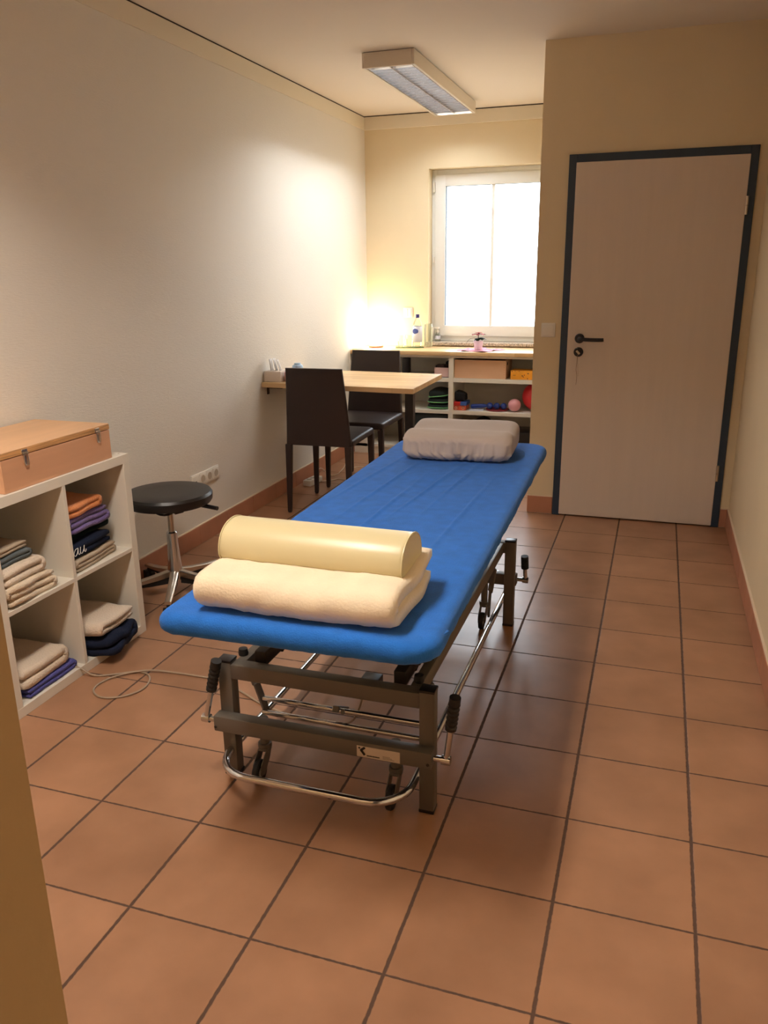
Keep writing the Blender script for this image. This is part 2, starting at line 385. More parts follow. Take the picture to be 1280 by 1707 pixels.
def fold(L, W, t, n, first=-1, amp=0.003, seed=0, spread=0.0, steps=24, fs=9.0):
    """folded cloth: n layers of thickness t, folds at the y ends, swept along x (width W); rests on z=0"""
    b = B(); path = []
    side = first; z = t/2
    for k in range(n):
        y0, y1 = (-side*L/2, side*(L/2-t/2)); 
        if k > 0: y0 = -side*(L/2-t/2)
        if k == n-1: y1 = side*L/2
        m = 10
        for i in range(m+1):
            f = i/m; lift = spread*(f if k % 2 else (1-f))*k
            path.append((y0+(y1-y0)*f, z+lift*(1 if k else 0)))
        if k < n-1:
            for i in range(1, 6):
                a = PI*i/6; path.append((y1+side*math.sin(a)**0.6*t/2, z+t/2-math.cos(a)*t/2))
        z += t; side = -side
    m = len(path); nor = []
    for i in range(m):
        p, q = path[max(i-1, 0)], path[min(i+1, m-1)]; d = Vector((q[0]-p[0], q[1]-p[1])); d.normalize(); nor.append((-d.y, d.x))
    loops = []
    for sidx in range(steps+1):
        x = -W/2+W*sidx/steps; en = min(sidx, steps-sidx); hk = {0: 0.72, 1: 0.93}.get(en, 0.985)*t/2
        top, bot = [], []
        for i, (y, zz) in enumerate(path):
            hh = hk*(0.6 if i in (0, m-1) else 1)
            o = Vector((x*3, y*3, zz*3+seed))
            nzv = noise.noise(o*fs/3)*amp
            xx = x+noise.noise(Vector((y*7, zz*9, seed+x*0.5)))*amp*2.2
            top.append((xx, y+nor[i][0]*hh, zz+nor[i][1]*hh+nzv)); bot.append((xx, y-nor[i][0]*hh, zz-nor[i][1]*hh+nzv))
        loops.append(b.ring(top+bot[::-1]))
    for a, c in zip(loops, loops[1:]): b.bridge(a, c)
    for l, fl in ((loops[0], True), (loops[-1], False)):
        n2 = len(l)//2
        for i in range(n2-1):
            q = (l[i], l[i+1], l[2*n2-2-i], l[2*n2-1-i]); b.bm.faces.new(q if fl else q[::-1])
    return b
def place(b, loc, rz=0, ry=0, rx=0, sc=(1, 1, 1)):
    b.bm.transform(Matrix.Translation(loc) @ Matrix.Rotation(rz, 4, 'Z') @ Matrix.Rotation(ry, 4, 'Y') @ Matrix.Rotation(rx, 4, 'X') @ Matrix.Diagonal((sc[0], sc[1], sc[2], 1)))
    return b
def smooth_path(pts, n=8, closed=False):
    P = [Vector(p) for p in pts]; o = []; N = len(P)
    for i in range(N if closed else N-1):
        p0, p1, p2, p3 = (P[(i-1) % N] if closed or i else P[0]), P[i], P[(i+1) % N], (P[(i+2) % N] if closed or i+2 < N else P[-1])
        for k in range(n):
            t = k/n; o.append(0.5*((2*p1)+(-p0+p2)*t+(2*p0-5*p1+4*p2-p3)*t*t+(-p0+3*p1-3*p2+p3)*t**3))
    if not closed: o.append(P[-1])
    return o

# ------------------------------------------------------------ room shell
XL, YF, YD, XR, ZC, XE = -1.876, 2.07, 0.332, 0.917, 2.60, -0.235
YN = -4.20   # inner face of the wall beside the camera
struct('floor', B().box(XL-0.15, XR+0.15, -5.7, YF+0.4, -0.06, 0.0), 'tiles')
struct('ceiling', B().box(XL-0.15, XR+0.15, -5.7, YF+0.4, ZC, ZC+0.1), 'ceil')
struct('wall_left', B().box(XL-0.15, XL, -5.7, YF+0.4, 0, ZC), 'wall_l')
WX0, WX1, WZ0, WZ1 = -1.350, -0.31, 0.845, 2.198
b = B(); b.box(XL, WX0, YF, YF+0.34, 0, ZC); b.box(WX1, XR, YF, YF+0.34, 0, ZC); b.box(WX0, WX1, YF, YF+0.34, 0, WZ0); b.box(WX0, WX1, YF, YF+0.34, WZ1, ZC)
struct('wall_back', b, 'wall_c')
DX0, DX1, DZ = -0.055, 0.843, 2.012
b = B(); b.box(XE, DX0, YD, YD+0.12, 0, ZC); b.box(DX1, XR, YD, YD+0.12, 0, ZC); b.box(DX0, DX1, YD, YD+0.12, DZ, ZC)
struct('wall_door', b, 'wall_c')
struct('wall_return', B().box(XE, XE+0.1, YD+0.12, YF, 0, ZC), 'wall_c')
struct('wall_right', B().box(XR, XR+0.15, -5.7, YF+0.34, 0, ZC), 'wall_c')
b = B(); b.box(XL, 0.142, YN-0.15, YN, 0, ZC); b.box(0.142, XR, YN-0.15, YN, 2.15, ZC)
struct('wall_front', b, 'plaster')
struct('wall_corridor', B().box(XL, XR, -5.7, -5.6, 0, ZC), 'wall_c')

# skirting tiles with joints
def skirt(name, p0, p1, nrm, h=0.107, th=0.011, phase=0.0):
    """p0,p1: floor points along the wall face, nrm: into the room"""
    p0 = Vector(p0+(0,)); p1 = Vector(p1+(0,)); n = Vector(nrm+(0,)); d = p1-p0; L = d.length; d.normalize()
    b = B(); g = 0.0022; s = -phase
    while s < L:
        a, c = max(0, s+g/2), min(L, s+0.32-g/2)
        if c-a > 0.004:
            q0 = p0+d*a; q1 = p0+d*c+n*th
            b.box(min(q0.x, q1.x), max(q0.x, q1.x), min(q0.y, q1.y), max(q0.y, q1.y), 0.002, h, 0.0015, 1)
        s += 0.32
    o = struct(name, b, 'base')
    q0 = p0; q1 = p0+d*L+n*th*0.8
    j = B().box(min(q0.x, q1.x), max(q0.x, q1.x), min(q0.y, q1.y), max(q0.y, q1.y), 0.0, h+0.004)
    jo = build('joint_filler', j, 'joint', o)
    return o
skirt('baseboard_left', (XL, YN), (XL, YF), (1, 0), phase=0.12)
skirt('baseboard_right', (XR, YN), (XR, YD-0.011), (-1, 0), phase=0.2)
skirt('baseboard_door', (XE, YD), (-0.082, YD), (0, -1))
skirt('baseboard_door_right', (0.869, YD), (XR, YD), (0, -1))
# cove boxes under the ceiling
b = B(); b.box(XL, XL+0.007, -5.6, YF-0.022, 2.500, 2.592, 0.001, 1); o = struct('trim_1', b, 'trim')
build('shadow_gap', B().box(XL, XL+0.004, -5.6, YF-0.022, 2.592, 2.5999), 'gap', o)
b = B(); b.box(XL, XE, YF-0.022, YF, 2.500, 2.592, 0.001, 1); o = struct('trim_2', b, 'trim')
build('shadow_gap', B().box(XL, XE, YF-0.016, YF, 2.592, 2.5999), 'gap', o)

# ------------------------------------------------------------ window
YG = YF+0.11
b = B()
def frame(b, x0, x1, z0, z1, wd, y0, y1, wb=None, bev=0.004):
    wb = wb or wd
    b.box(x0, x0+wd, y0, y1, z0, z1, bev); b.box(x1-wd, x1, y0, y1, z0, z1, bev)
    b.box(x0+wd-0.002, x1-wd+0.002, y0, y1, z1-wd, z1, bev); b.box(x0+wd-0.002, x1-wd+0.002, y0, y1, z0, z0+wb, bev)
frame(b, WX0, WX1, 0.872, WZ1, 0.045, YG, YG+0.07)
win = struct('window_1', b, 'pvc')
b = B(); frame(b, -1.319, -0.345, 0.915, 2.158, 0.084, YG-0.02, YG+0.05); sash = build('sash', b, 'pvc', win)
b = B(); frame(b, -1.238, -0.426, 0.992, 2.080, 0.006, YG-0.012, YG+0.03, bev=0); build('glazing_seal', b, 'seal', sash)
build('glazing_bar', B().box(-0.866, -0.842, YG-0.008, YG+0.03, 0.99, 2.08, 0.003), 'pvc', sash)
build('glass_pane', B().box(-1.236, -0.428, YG+0.010, YG+0.014, 0.995, 2.076), 'pane', sash)
for z in (2.07, 1.52, 0.945):
    b = B(); h = 0.075 if z != 1.52 else 0.045
    b.box(-1.338, -1.322, YG-0.024, YG-0.002, z-h/2, z+h/2, 0.003); build('hinge', b, 'whitepl', win)
struct('trim_3', B().box(-1.372, -0.30, YF-0.03, YF+0.12, 0.846, 0.872, 0.003), 'granite')
bpy.data.objects['trim_3']['label'] = 'speckled granite window sill'

# ------------------------------------------------------------ door
b = B(); y0, y1 = YD-0.016, YD+0.10
b.box(-0.080, -0.036, y0, y1, 0, 2.034, 0.002, 1); b.box(0.824, 0.868, y0, y1, 0, 2.034, 0.002, 1); b.box(-0.037, 0.825, y0, y1, 1.990, 2.034, 0.002, 1)
dr = struct('door_1', b, 'doorf')
leaf = build('door_leaf', B().box(-0.040, 0.828, YD-0.021, YD+0.019, 0.008, 1.992, 0.002, 1), 'door', dr)
yl = YD-0.021
b = B(); b.lathe([(0, 0), (0.027, 0), (0.027, -0.006), (0.024, -0.009), (0, -0.009)], (0.028, yl, 1.060), 28, 'y'); build('rosette', b, 'blackpl', leaf)
b = B(); b.tube(smooth_path([(0.028, yl-0.005, 1.060), (0.028, yl-0.035, 1.060), (0.034, yl-0.052, 1.060), (0.050, yl-0.058, 1.059), (0.10, yl-0.058, 1.057), (0.150, yl-0.058, 1.057), (0.163, yl-0.056, 1.058)], 6), 0.0105, 12)
build('door_handle', b, 'blackpl', leaf)
b = B(); b.lathe([(0, 0), (0.027, 0), (0.027, -0.006), (0.024, -0.009), (0, -0.009)], (0.026, yl, 0.984), 28, 'y'); b.box(0.022, 0.030, yl-0.011, yl-0.008, 0.966, 0.990, 0.001); build('lock_rosette', b, 'blackpl', leaf)
for z in (1.745, 0.320):
    b = B(); b.cyl((0.832, yl-0.006, z-0.045), (0.832, yl-0.006, z-0.001), 0.0075, seg=12); b.cyl((0.832, yl-0.006, z+0.001), (0.832, yl-0.006, z+0.045), 0.0075, seg=12); build('hinge', b, 'alu', dr)
kt = thing('door_key', 'small metal key with a brown string hanging in the lock of the pale door', 'key', (0.026, yl-0.012, 0.90))
b = B(); b.box(0.024, 0.028, yl-0.028, yl-0.009, 0.980, 0.984); m = Matrix.Translation((0.026, yl-0.032, 0.984)) @ Matrix.Rotation(0.8, 4, 'Y'); b.box(-0.013, 0.013, -0.0015, 0.0015, -0.006, 0.006, 0.001, 1, m); build('key_bow', b, 'key', kt)
b = B(); b.tube(smooth_path([(0.024, yl-0.032, 0.976), (0.023, yl-0.030, 0.93), (0.020, yl-0.028, 0.89), (0.024, yl-0.028, 0.865), (0.026, yl-0.028, 0.84), (0.024, yl-0.028, 0.80)], 6), 0.0012, 6)
b.tube(smooth_path([(0.024, yl-0.032, 0.976), (0.027, yl-0.030, 0.93), (0.031, yl-0.028, 0.88), (0.033, yl-0.028, 0.85)], 6), 0.0006, 6); build('string', b, 'string', kt)

# ------------------------------------------------------------ switches and sockets
def switch(name, label, x, z, y, split=False, size=0.08):
    t = thing(name, label, 'switch', (x, y, z-size/2))
    build('switch_frame', B().box(x-size/2, x+size/2, y-0.009, y, z-size/2, z+size/2, 0.003), 'whitepl', t)
    h = size/2-0.010
    if split:
        build('rocker', B().box(x-h, x-0.001, y-0.014, y-0.006, z-h, z+h, 0.002), 'whitepl', t); build('rocker', B().box(x+0.001, x+h, y-0.014, y-0.006, z-h, z+h, 0.002), 'whitepl', t)
    else: build('rocker', B().box(x-h, x+h, y-0.014, y-0.006, z-h, z+h, 0.002), 'whitepl', t)
switch('light_switch', 'single white square light switch on the wall left of the door', -0.153, 1.104, YD)
switch('light_switch', 'white double rocker switch on the back wall between corner lamp and window', -1.520, 1.106, YF, True)
t = thing('wall_socket', 'white row of four wall sockets low on the left wall behind the black stool', 'socket', (XL, -0.69, 0.32))
build('socket_frame', B().box(XL, XL+0.010, -0.835, -0.548, 0.322, 0.398, 0.003), 'whitepl', t)
for k in range(4):
    yy = -0.835+0.0359+k*0.0718
    b = B(); b.box(XL+0.008, XL+0.013, yy-0.031, yy+0.031, 0.329, 0.391, 0.002)
    ins = build('socket_insert', b, 'whitepl', t)
    if k == 0:
        build('outlet_hole', B().box(XL+0.0115, XL+0.0135, yy-0.006, yy+0.006, 0.350, 0.362), 'ink', ins)
    else:
        b = B(); b.lathe([(0, 0.0132), (0.018, 0.0132), (0.0195, 0.0145), (0.021, 0.0132)], (XL, yy, 0.360), 24, 'x'); build('socket_well', b, 'sockhole', ins)

# ------------------------------------------------------------ ceiling lamps
def ceiling_lamp(label, cx, cy, wd, ln, on):
    t = thing('ceiling_lamp', label, 'lamp', (cx, cy, 2.52), 0, 'ceiling lamps')
    x0, x1, y0_, y1_ = cx-wd/2, cx+wd/2, cy-ln/2, cy+ln/2; z0, z1 = 2.520, 2.597; e = 0.016
    b = B(); b.box(x0, x0+e, y0_, y1_, z0, z1, 0.002, 1); b.box(x1-e, x1, y0_, y1_, z0, z1, 0.002, 1)
    b.box(x0+e, x1-e, y0_, y0_+e, z0, z1, 0.001, 1); b.box(x0+e, x1-e, y1_-e, y1_, z0, z1, 0.001, 1); b.box(x0+e, x1-e, y0_+e, y1_-e, z1-0.006, z1)
    build('lamp_housing', b, 'lampmetal', t)
    build('gap_strip', B().box(x0+0.006, x1-0.006, y0_+0.006, y1_-0.006, z1, 2.5999), 'gap', t)
    for s in (-1, 1):
        b = B(); xx = cx+s*wd*0.225; b.cyl((xx, y0_+0.03, 2.575), (xx, y1_-0.03, 2.575), 0.010, seg=12); build('tube', b, 'tube_on' if on else 'tube', t)
    b = B(); n = round(ln/0.0656); xi0, xi1 = x0+e, x1-e
    for k in range(1, n):   # cross blades, wedge section
        yy = y0_+e+(ln-2*e)*k/n
        b.prism([(-0.0035, 0.026), (0.0035, 0.026), (0.0008, 0.0), (-0.0008, 0.0)], lambda p, q: (xi0, yy+p, z0+0.004+q), lambda p, q: (xi1, yy+p, z0+0.004+q))
    for xx, ww in ((xi0+0.006, 0.006), (cx, 0.012), (xi1-0.006, 0.006)):   # long curved reflectors between the two rows
        b.prism([(-ww, 0.036), (ww, 0.036), (ww*0.45, 0.015), (0.0012, 0.0), (-0.0012, 0.0), (-ww*0.45, 0.015)], lambda p, q: (xx+p, y0_+e, z0+0.003+q), lambda p, q: (xx+p, y1_-e, z0+0.003+q))
    build('louvre', b, 'louvre', t, smooth=False)
ceiling_lamp('long white louvred ceiling lamp near the window', LAMP1[0], LAMP1[1], 0.302, 1.575, True)
ceiling_lamp('shorter white louvred ceiling lamp above the near end of the treatment table', LAMP2[0], LAMP2[1], 0.302, 0.935, True)

# ------------------------------------------------------------ treatment table
TZ = 0.70
tt = thing('treatment_table', 'height-adjustable treatment table with blue terry cover on a grey steel frame', 'treatment table', (-0.36, -1.99, 0))
mrot = 0.018; mc = Vector((-0.289, -1.984, 0))
def wrinkle(x, y):
    z = 0.0
    for i in range(6):      # long creases pulled lengthwise in the middle and far part
        px = -0.24+i*0.085+0.02*math.sin(i*3.1); yc = 0.15+0.28*math.sin(i*1.9+1)
        dd = (x-px-(y-yc)*(0.10-0.03*(i % 3)))/0.0065; z += 0.0062*math.exp(-dd*dd)*math.exp(-((y-yc)/0.34)**2)
    z += 0.0022*noise.noise(Vector((x*9, y*3.5, 2.0)))
    z += 0.004*math.exp(-((x+0.3)/0.03)**2)*max(0, noise.noise(Vector((x*30, y*11, 5))))
    return z
b = slab(0.335, 1.056, 0.645, TZ, (0.075, 0.10, 0.038, 0.075), 0.024, step=0.02, rings=70, nr=5, n=8, topz=wrinkle)
def rip(c, nn):
    k = noise.noise(Vector((c.x*14, c.y*14, c.z*6)))*0.0035 if c.z < TZ-0.02 else 0
    if c.z < 0.658: k += 0.0025*math.sin(c.x*150+c.y*150)
    return Vector((nn.x, nn.y, 0))*k
b.disp(rip)
place(b, mc, mrot)
mat_o = build('mattress', b, 'blue', tt, smooth=True); mat_o['label'] = 'blue terry cloth cover stretched over the mattress'
b = B(); b.tube(smooth_path([(0.303, -0.975, 0.682), (0.326, -0.952, 0.684), (0.332, -0.928, 0.680)], 4), 0.007, 8); place(b, mc, mrot); build('cord_knot', b, 'blue', mat_o)
# top frame under the mattress
b = B()
for x in (-0.235, 0.235): b.box(x-0.018, x+0.018, -0.90, 0.92, 0.596, 0.630, 0.003, 1)
for y in (-0.90, -0.30, 0.30, 0.90): b.box(-0.22, 0.22, y-0.015, y+0.015, 0.598, 0.628, 0.002, 1)
b.box(-0.29, 0.29, -1.0, 1.0, 0.6285, 0.645, 0.002, 1)
place(b, mc, mrot); build('top_frame', b, 'steeld', tt)
# two welded end frames
FY = (-2.635, -1.350)
def end_frame(y, s):
    """s=-1 near end, +1 far end"""
    b = B()
    for x in (-0.662, -0.056): b.box(x-0.021, x+0.021, y-0.02, y+0.02, 0.008, 0.375, 0.003, 2)
    b.box(-0.642, -0.076, y-0.02, y+0.02, 0.324, 0.370, 0.003, 2)
    f = build('end_frame', b, 'steel', tt)
    for x in (-0.662, -0.056):
        build('end_cap', B().box(x-0.022, x+0.022, y-0.021, y+0.021, 0.373, 0.381, 0.002), 'blackpl', f)
        build('end_cap', B().box(x-0.022, x+0.022, y-0.021, y+0.021, 0.0, 0.010, 0.002), 'blackpl', f)
    yb = y+s*0.038
    cb = build('cross_beam', B().box(-0.688, -0.032, yb-0.020, yb+0.020, 0.168, 0.217, 0.004, 2), 'steel', tt)
    for x in (-0.682, -0.042): build('screw', B().lathe([(0, -0.001), (0.004, -0.001), (0.005, 0.001), (0, 0.0015)], (x, yb+s*0.0205, 0.182), 12, 'y'), 'steeld', cb)
    for x in (-0.565, -0.155):
        yc = y+0.018 if s < 0 else y-0.03
        c = build('caster', B().cyl((x, yc, 0.10), (x, yc, 0.190), 0.014, seg=16).lathe([(0, 0.010), (0.020, 0.010), (0.021, 0), (0.019, -0.012), (0, -0.012)], (x, yc, 0.098), 20), 'steel', tt)
        d = 0.045
        b = B()
        for q in (-1, 1):
            b.prism([(-0.016, 0.092), (0.020, 0.092), (0.056, 0.062), (0.058, 0.030), (0.036, 0.024), (0.0, 0.062)], lambda p, z: (x+q*0.013-0.0015, yc-p, z), lambda p, z: (x+q*0.013+0.0015, yc-p, z))
        b.box(x-0.0145, x+0.0145, yc-0.022, yc+0.016, 0.088, 0.095, 0.002)
        build('fork', b, 'steel', c)
        b = B(); b.lathe([(0.018, -0.008), (0.033, -0.009), (0.036, -0.005), (0.036, 0.005), (0.033, 0.009), (0.018, 0.008)], (x, yc-d, 0.036), 28, 'x'); build('wheel', b, 'rubber', c)
        b = B(); b.lathe([(0, -0.010), (0.006, -0.010), (0.007, -0.006), (0.018, -0.006), (0.0185, 0), (0.018, 0.006), (0.007, 0.006), (0.006, 0.010), (0, 0.010)], (x, yc-d, 0.036), 20, 'x'); build('hub', b, 'whitepl', c)
    # crank levers with ribbed grips
    for x, sx in ((-0.688, -1), (-0.030, 1)):
        px = x+sx*0.034
        b = B(); b.cyl((x, yb, 0.194), (px, yb, 0.194), 0.0085, seg=14); b.lathe([(0, -0.012), (0.013, -0.012), (0.0135, 0), (0.013, 0.012), (0, 0.012)], (px, yb, 0.194), 18, 'x')
        lean = (0.052 if sx < 0 else 0.024); ly = -0.01
        top = Vector((px+lean, yb+ly, 0.385)) if s < 0 else Vector((px-0.005, yb-0.012, 0.30))
        bot = Vector((px, yb, 0.194)); dv = top-bot
        b.cyl(bot, bot+dv*0.62, 0.0085, 0.0085, 14)
        lv = build('brake_lever', b, 'chrome', tt)
        n = 34; pts = []; rr = []
        for k in range(n+1):
            f = 0.52+0.52*k/n; pts.append(bot+dv*f)
            mid = abs(math.sin(k/n*PI*7)); rr.append(0.0155 if (k < 3 or k > n-6) else 0.0125+0.004*mid)
        build('grip', B().tube(pts, rr, 16), 'rubber', lv)
    return f
end_frame(FY[0], -1); end_frame(FY[1], 1)
b = B()
# long rails between the end frames
for x in (-0.625, -0.098):
    build('side_rail', B().box(x-0.015, x+0.015, FY[0]+0.02, FY[1]-0.02, 0.322, 0.369, 0.003, 2), 'steel', tt)
# foot-control bar running round the base, corners rounded
loop = []
for px, py in rrect(0.282, 0.893, 0.110, 8): loop.append((-0.376+px, -1.877+py, 0.088))
build('foot_bar', B().tube(loop, 0.0115, 12, closed=True), 'chrome', tt)
for y in (-2.47, -1.52):
    for x, sx in ((-0.675, 1), (-0.085, -1)):
        b = B(); b.bar((x, y-0.03, 0.325), (x+sx*0.018, y-0.01, 0.215), 0.010, 0.026); b.bar((x+sx*0.018, y-0.01, 0.222), (x+sx*0.030, y+0.03, 0.092), 0.010, 0.024)
        build('bar_hanger', b, 'steel', tt)
for y, z in ((-2.46, 0.156), (-2.47, 0.112)):
    build('cross_rod', B().cyl((-0.645, y, z), (-0.115, y, z), 0.0085, seg=12), 'chrome', tt)
b = B(); b.bar((-0.395, -2.47, 0.165), (-0.405, -2.36, 0.10), 0.020, 0.020); b.bar((-0.372, -2.47, 0.160), (-0.38, -2.36, 0.097), 0.012, 0.016); build('rod_clamp', b, 'steel', tt)
# lifting arms from base rails to the top frame
for x in (-0.575, -0.150):
    for y0 in (-2.48, -1.62):
        build('lift_arm', B().bar((x, y0, 0.352), (x+0.03, y0+0.53, 0.606), 0.026, 0.045, bev=0.003), 'steeld', tt)
for y, z in ((-2.44, 0.366), (-1.62, 0.352)): build('cross_tube', B().cyl((-0.63, y, z), (-0.09, y, z), 0.017, seg=16), 'steeld', tt)
for y in (-1.95, -1.10): build('cross_tube', B().cyl((-0.55, y, 0.604), (-0.10, y, 0.604), 0.014, seg=16), 'steeld', tt)
build('rail_bracket', B().box(-0.590, -0.555, -2.60, -2.36, 0.350, 0.395, 0.003), 'steeld', tt)
build('rail_bracket', B().box(-0.170, -0.135, -2.585, -2.40, 0.345, 0.388, 0.003), 'steeld', tt)
build('lift_motor', B().box(-0.345, -0.285, -2.30, -1.72, 0.300, 0.365, 0.008), 'steeld', tt)
build('motor_box', B().box(-0.35, -0.29, -2.44, -2.32, 0.195, 0.225, 0.004), 'blackpl', tt)
build('piston', B().cyl((-0.315, -1.75, 0.345), (-0.30, -1.22, 0.585), 0.013, seg=14), 'steeld', tt)
build('brace', B().cyl((-0.315, -2.44, 0.37), (-0.295, -2.15, 0.598), 0.022, 0.022, 14), 'steeld', tt)
build('brace', B().bar((-0.270, -2.42, 0.37), (-0.18, -2.2, 0.598), 0.02, 0.03), 'steeld', tt)
for x, y in ((-0.635, -2.585), (-0.095, -2.590)):
    build('stop_knob', B().lathe([(0, 0), (0.014, 0), (0.015, 0.006), (0.013, 0.020), (0, 0.022)], (x, y, 0.370), 16), 'rubber', tt)
# name plate on the near beam
yb = FY[0]-0.0380-0.0205
pl = build('name_plate', B().box(-0.243, -0.119, yb-0.0015, yb+0.0005, 0.1720, 0.2060, 0.001, 1), 'plate', tt)
yp = yb-0.0022
b = B()
for (xa, za, xb_, zb) in ((-0.219, 0.2035, -0.231, 0.1935), (-0.2305, 0.1950, -0.2195, 0.1805)): b.bar((xa, yp, za), (xb_, yp, zb), 0.0065, 0.0012, up=(0, 1, 0), bev=0)
b.ball((-0.2350, yp, 0.2005), 0.0030, 10, (1, 0.2, 1), 6)
build('logo', b, 'ink', pl)
b = B(); x = -0.2135
for k, wv in enumerate((3, 3, 4, 3, 1.2, 4, 3, 4, 3, 3)):
    wm = wv*0.001; b.box(x, x+wm, yp-0.0003, yp+0.0003, 0.1780, 0.1812); x += wm+0.0006
for k in range(3): b.box(-0.168, -0.135-0.006*k, yp-0.0003, yp+0.0003, 0.1785+k*0.0035, 0.1790+k*0.0035)
build('small_print', b, 'ink', pl)

# ------------------------------------------------------------ things on the table
b = fold(0.298, 0.485, 0.042, 2, first=-1, amp=0.006, seed=3, spread=0.016, steps=40, fs=7)
def puff(c, nn): return nn*(0.0035*noise.noise(c*22)+0.002*noise.noise(c*60))
b.disp(puff)
place(b, (-0.275, -2.838, TZ+0.004), 0.012)
single('folded_blanket', b, 'cream', 'thick cream fleece blanket folded on the near end of the blue table under the bolster', 'blanket', smooth=True)
# half-round bolster
BZ = TZ+0.0885
def dprof(n=26, hw=0.078, h=0.083):
    p = [(-hw+0.006, 0.0)]
    for k in range(n+1):
        a = PI*k/n; p.append((-hw*math.cos(a)*(1 if 1 else 0), 0.012+(h-0.012)*max(0.0, math.sin(a))**0.80))
    p.append((hw-0.006, 0.0)); return p
bt = thing('bolster', 'half-round cream vinyl bolster lying on the folded fleece blanket', 'bolster', (-0.28, -2.812, BZ))
b = B(); loops = []; X0, X1 = -0.233, 0.233
for x, s in ((X0, 0.93), (X0+0.003, 0.975), (X0+0.012, 1.0), (-0.08, 1.006), (0.08, 1.006), (X1-0.012, 1.0), (X1-0.003, 0.975), (X1, 0.93)):
    loops.append(b.ring([(x, p*s, 0.04+(q-0.04)*s) for p, q in dprof()]))
for a, c in zip(loops, loops[1:]): b.bridge(a, c)
b.cap(loops[0], True); b.cap(loops[-1])
place(b, (0, 0, 0), -0.012); build('bolster_body', b, 'bolster', bt, local=True)
for x in (X0+0.002, X1-0.002):
    b = B(); b.tube([(x, p*0.995, 0.05+(q-0.05)*0.995) for p, q in dprof()], 0.0018, 6, closed=True); place(b, (0, 0, 0), -0.012); build('seam_piping', b, 'bolster', bt, local=True)
# contoured pillow
def ptop(x, y):
    return 0.012*math.exp(-((y+0.10)/0.05)**2)-0.006*math.exp(-((y+0.02)/0.05)**2)+0.012*math.exp(-((y-0.12)/0.07)**2)
b = slab(0.224, 0.186, 0, 0.102, 0.050, 0.034, step=0.006, rings=30, nr=14, n=8, topz=ptop)
def pwr(c, nn):
    if nn.y < -0.2 and c.z < 0.095:
        u = c.x*1.0; sl = 0.9 if u < 0.02 else -0.7
        q = noise.noise(Vector(((u+c.z*sl)*38, 1.2, c.z*7))); rid = (1-abs(q)*3.0)
        w_ = max(0, 1-abs(c.z-0.036)/0.058)
        return nn*(0.015*(max(rid, -0.2)-0.45)*w_)+nn*0.002*noise.noise(c*12)
    return nn*0.003*noise.noise(c*11)
b.disp(pwr); place(b, (-0.298, -1.212, TZ+0.006), 0.06)
single('pillow', b, 'pillow', 'grey contoured foam pillow in a loose cover at the far end of the blue table', 'pillow', smooth=True)

# ------------------------------------------------------------ cube shelf by the left wall
SX0, SX1, SY0, SY1, SH = -1.862, -1.505, -2.605, -1.852, 0.768
t = thing('cube_shelf', 'white two by two cube shelf standing against the left wall', 'shelf', ((SX0+SX1)/2, (SY0+SY1)/2, 0)); cs = t
build('top_board', B().box(SX0, SX1, SY0, SY1, SH-0.036, SH, 0.001, 1), 'white', t)
build('bottom_board', B().box(SX0, SX1, SY0, SY1, 0.0, 0.036, 0.001, 1), 'white', t)
for y in (SY0, SY1-0.036): build('side_panel', B().box(SX0, SX1, y, y+0.036, 0.036, SH-0.036, 0.001, 1), 'white', t)
YM = -2.235
build('shelf_board', B().box(SX0, SX1-0.001, SY0+0.036, SY1-0.036, 0.368, 0.384, 0.0008, 1), 'white', t)
for z0, z1 in ((0.036, 0.368), (0.384, SH-0.036)): build('divider', B().box(SX0, SX1-0.001, YM-0.008, YM+0.008, z0, z1, 0.0008, 1), 'white', t)
b = B(); b.lathe([(0, 0), (0.0035, 0), (0.004, -0.001)], (SX1-0.03, SY1-0.018, SH+0.0006), 12); build('screw_cap', b, 'sockhole', t)
# wooden case on top
CX0, CX1, CY0, CY1, CZ = -1.862, -1.515, -2.497, -1.938, SH
t = thing('wooden_case', 'flat beech wood case with two metal latches lying on top of the cube shelf', 'case', ((CX0+CX1)/2, (CY0+CY1)/2, CZ))
build('case_body', B().box(CX0, CX1, CY0, CY1, CZ+0.0005, CZ+0.110, 0.0015, 1), 'caseside', t)
lid = build('lid', B().box(CX0, CX1+0.001, CY0-0.001, CY1+0.001, CZ+0.1125, CZ+0.131, 0.001, 1), 'ply', t)
build('lid_panel', B().box(CX0+0.001, CX1, CY0, CY1, CZ+0.131, CZ+0.1345, 0.001, 1), 'case', lid)
for y in (-2.390, -2.012):
    b = B(); x = CX1+0.001
    b.box(x, x+0.003, y-0.013, y+0.013, CZ+0.112, CZ+0.129, 0.001, 1); b.cyl((x+0.004, y-0.012, CZ+0.116), (x+0.004, y+0.012, CZ+0.116), 0.0035, seg=10)
    lt = build('latch', b, 'alu', t)
    b = B(); b.tube([(x+0.006, y+p, CZ+q) for p, q in ((-0.009, 0.112), (-0.010, 0.09), (-0.006, 0.076), (0.006, 0.076), (0.010, 0.09), (0.009, 0.112))], 0.0018, 8, closed=True); b.box(x, x+0.004, y-0.006, y+0.006, CZ+0.078, CZ+0.106, 0.001, 1)
    build('latch_loop', b, 'alu', lt)
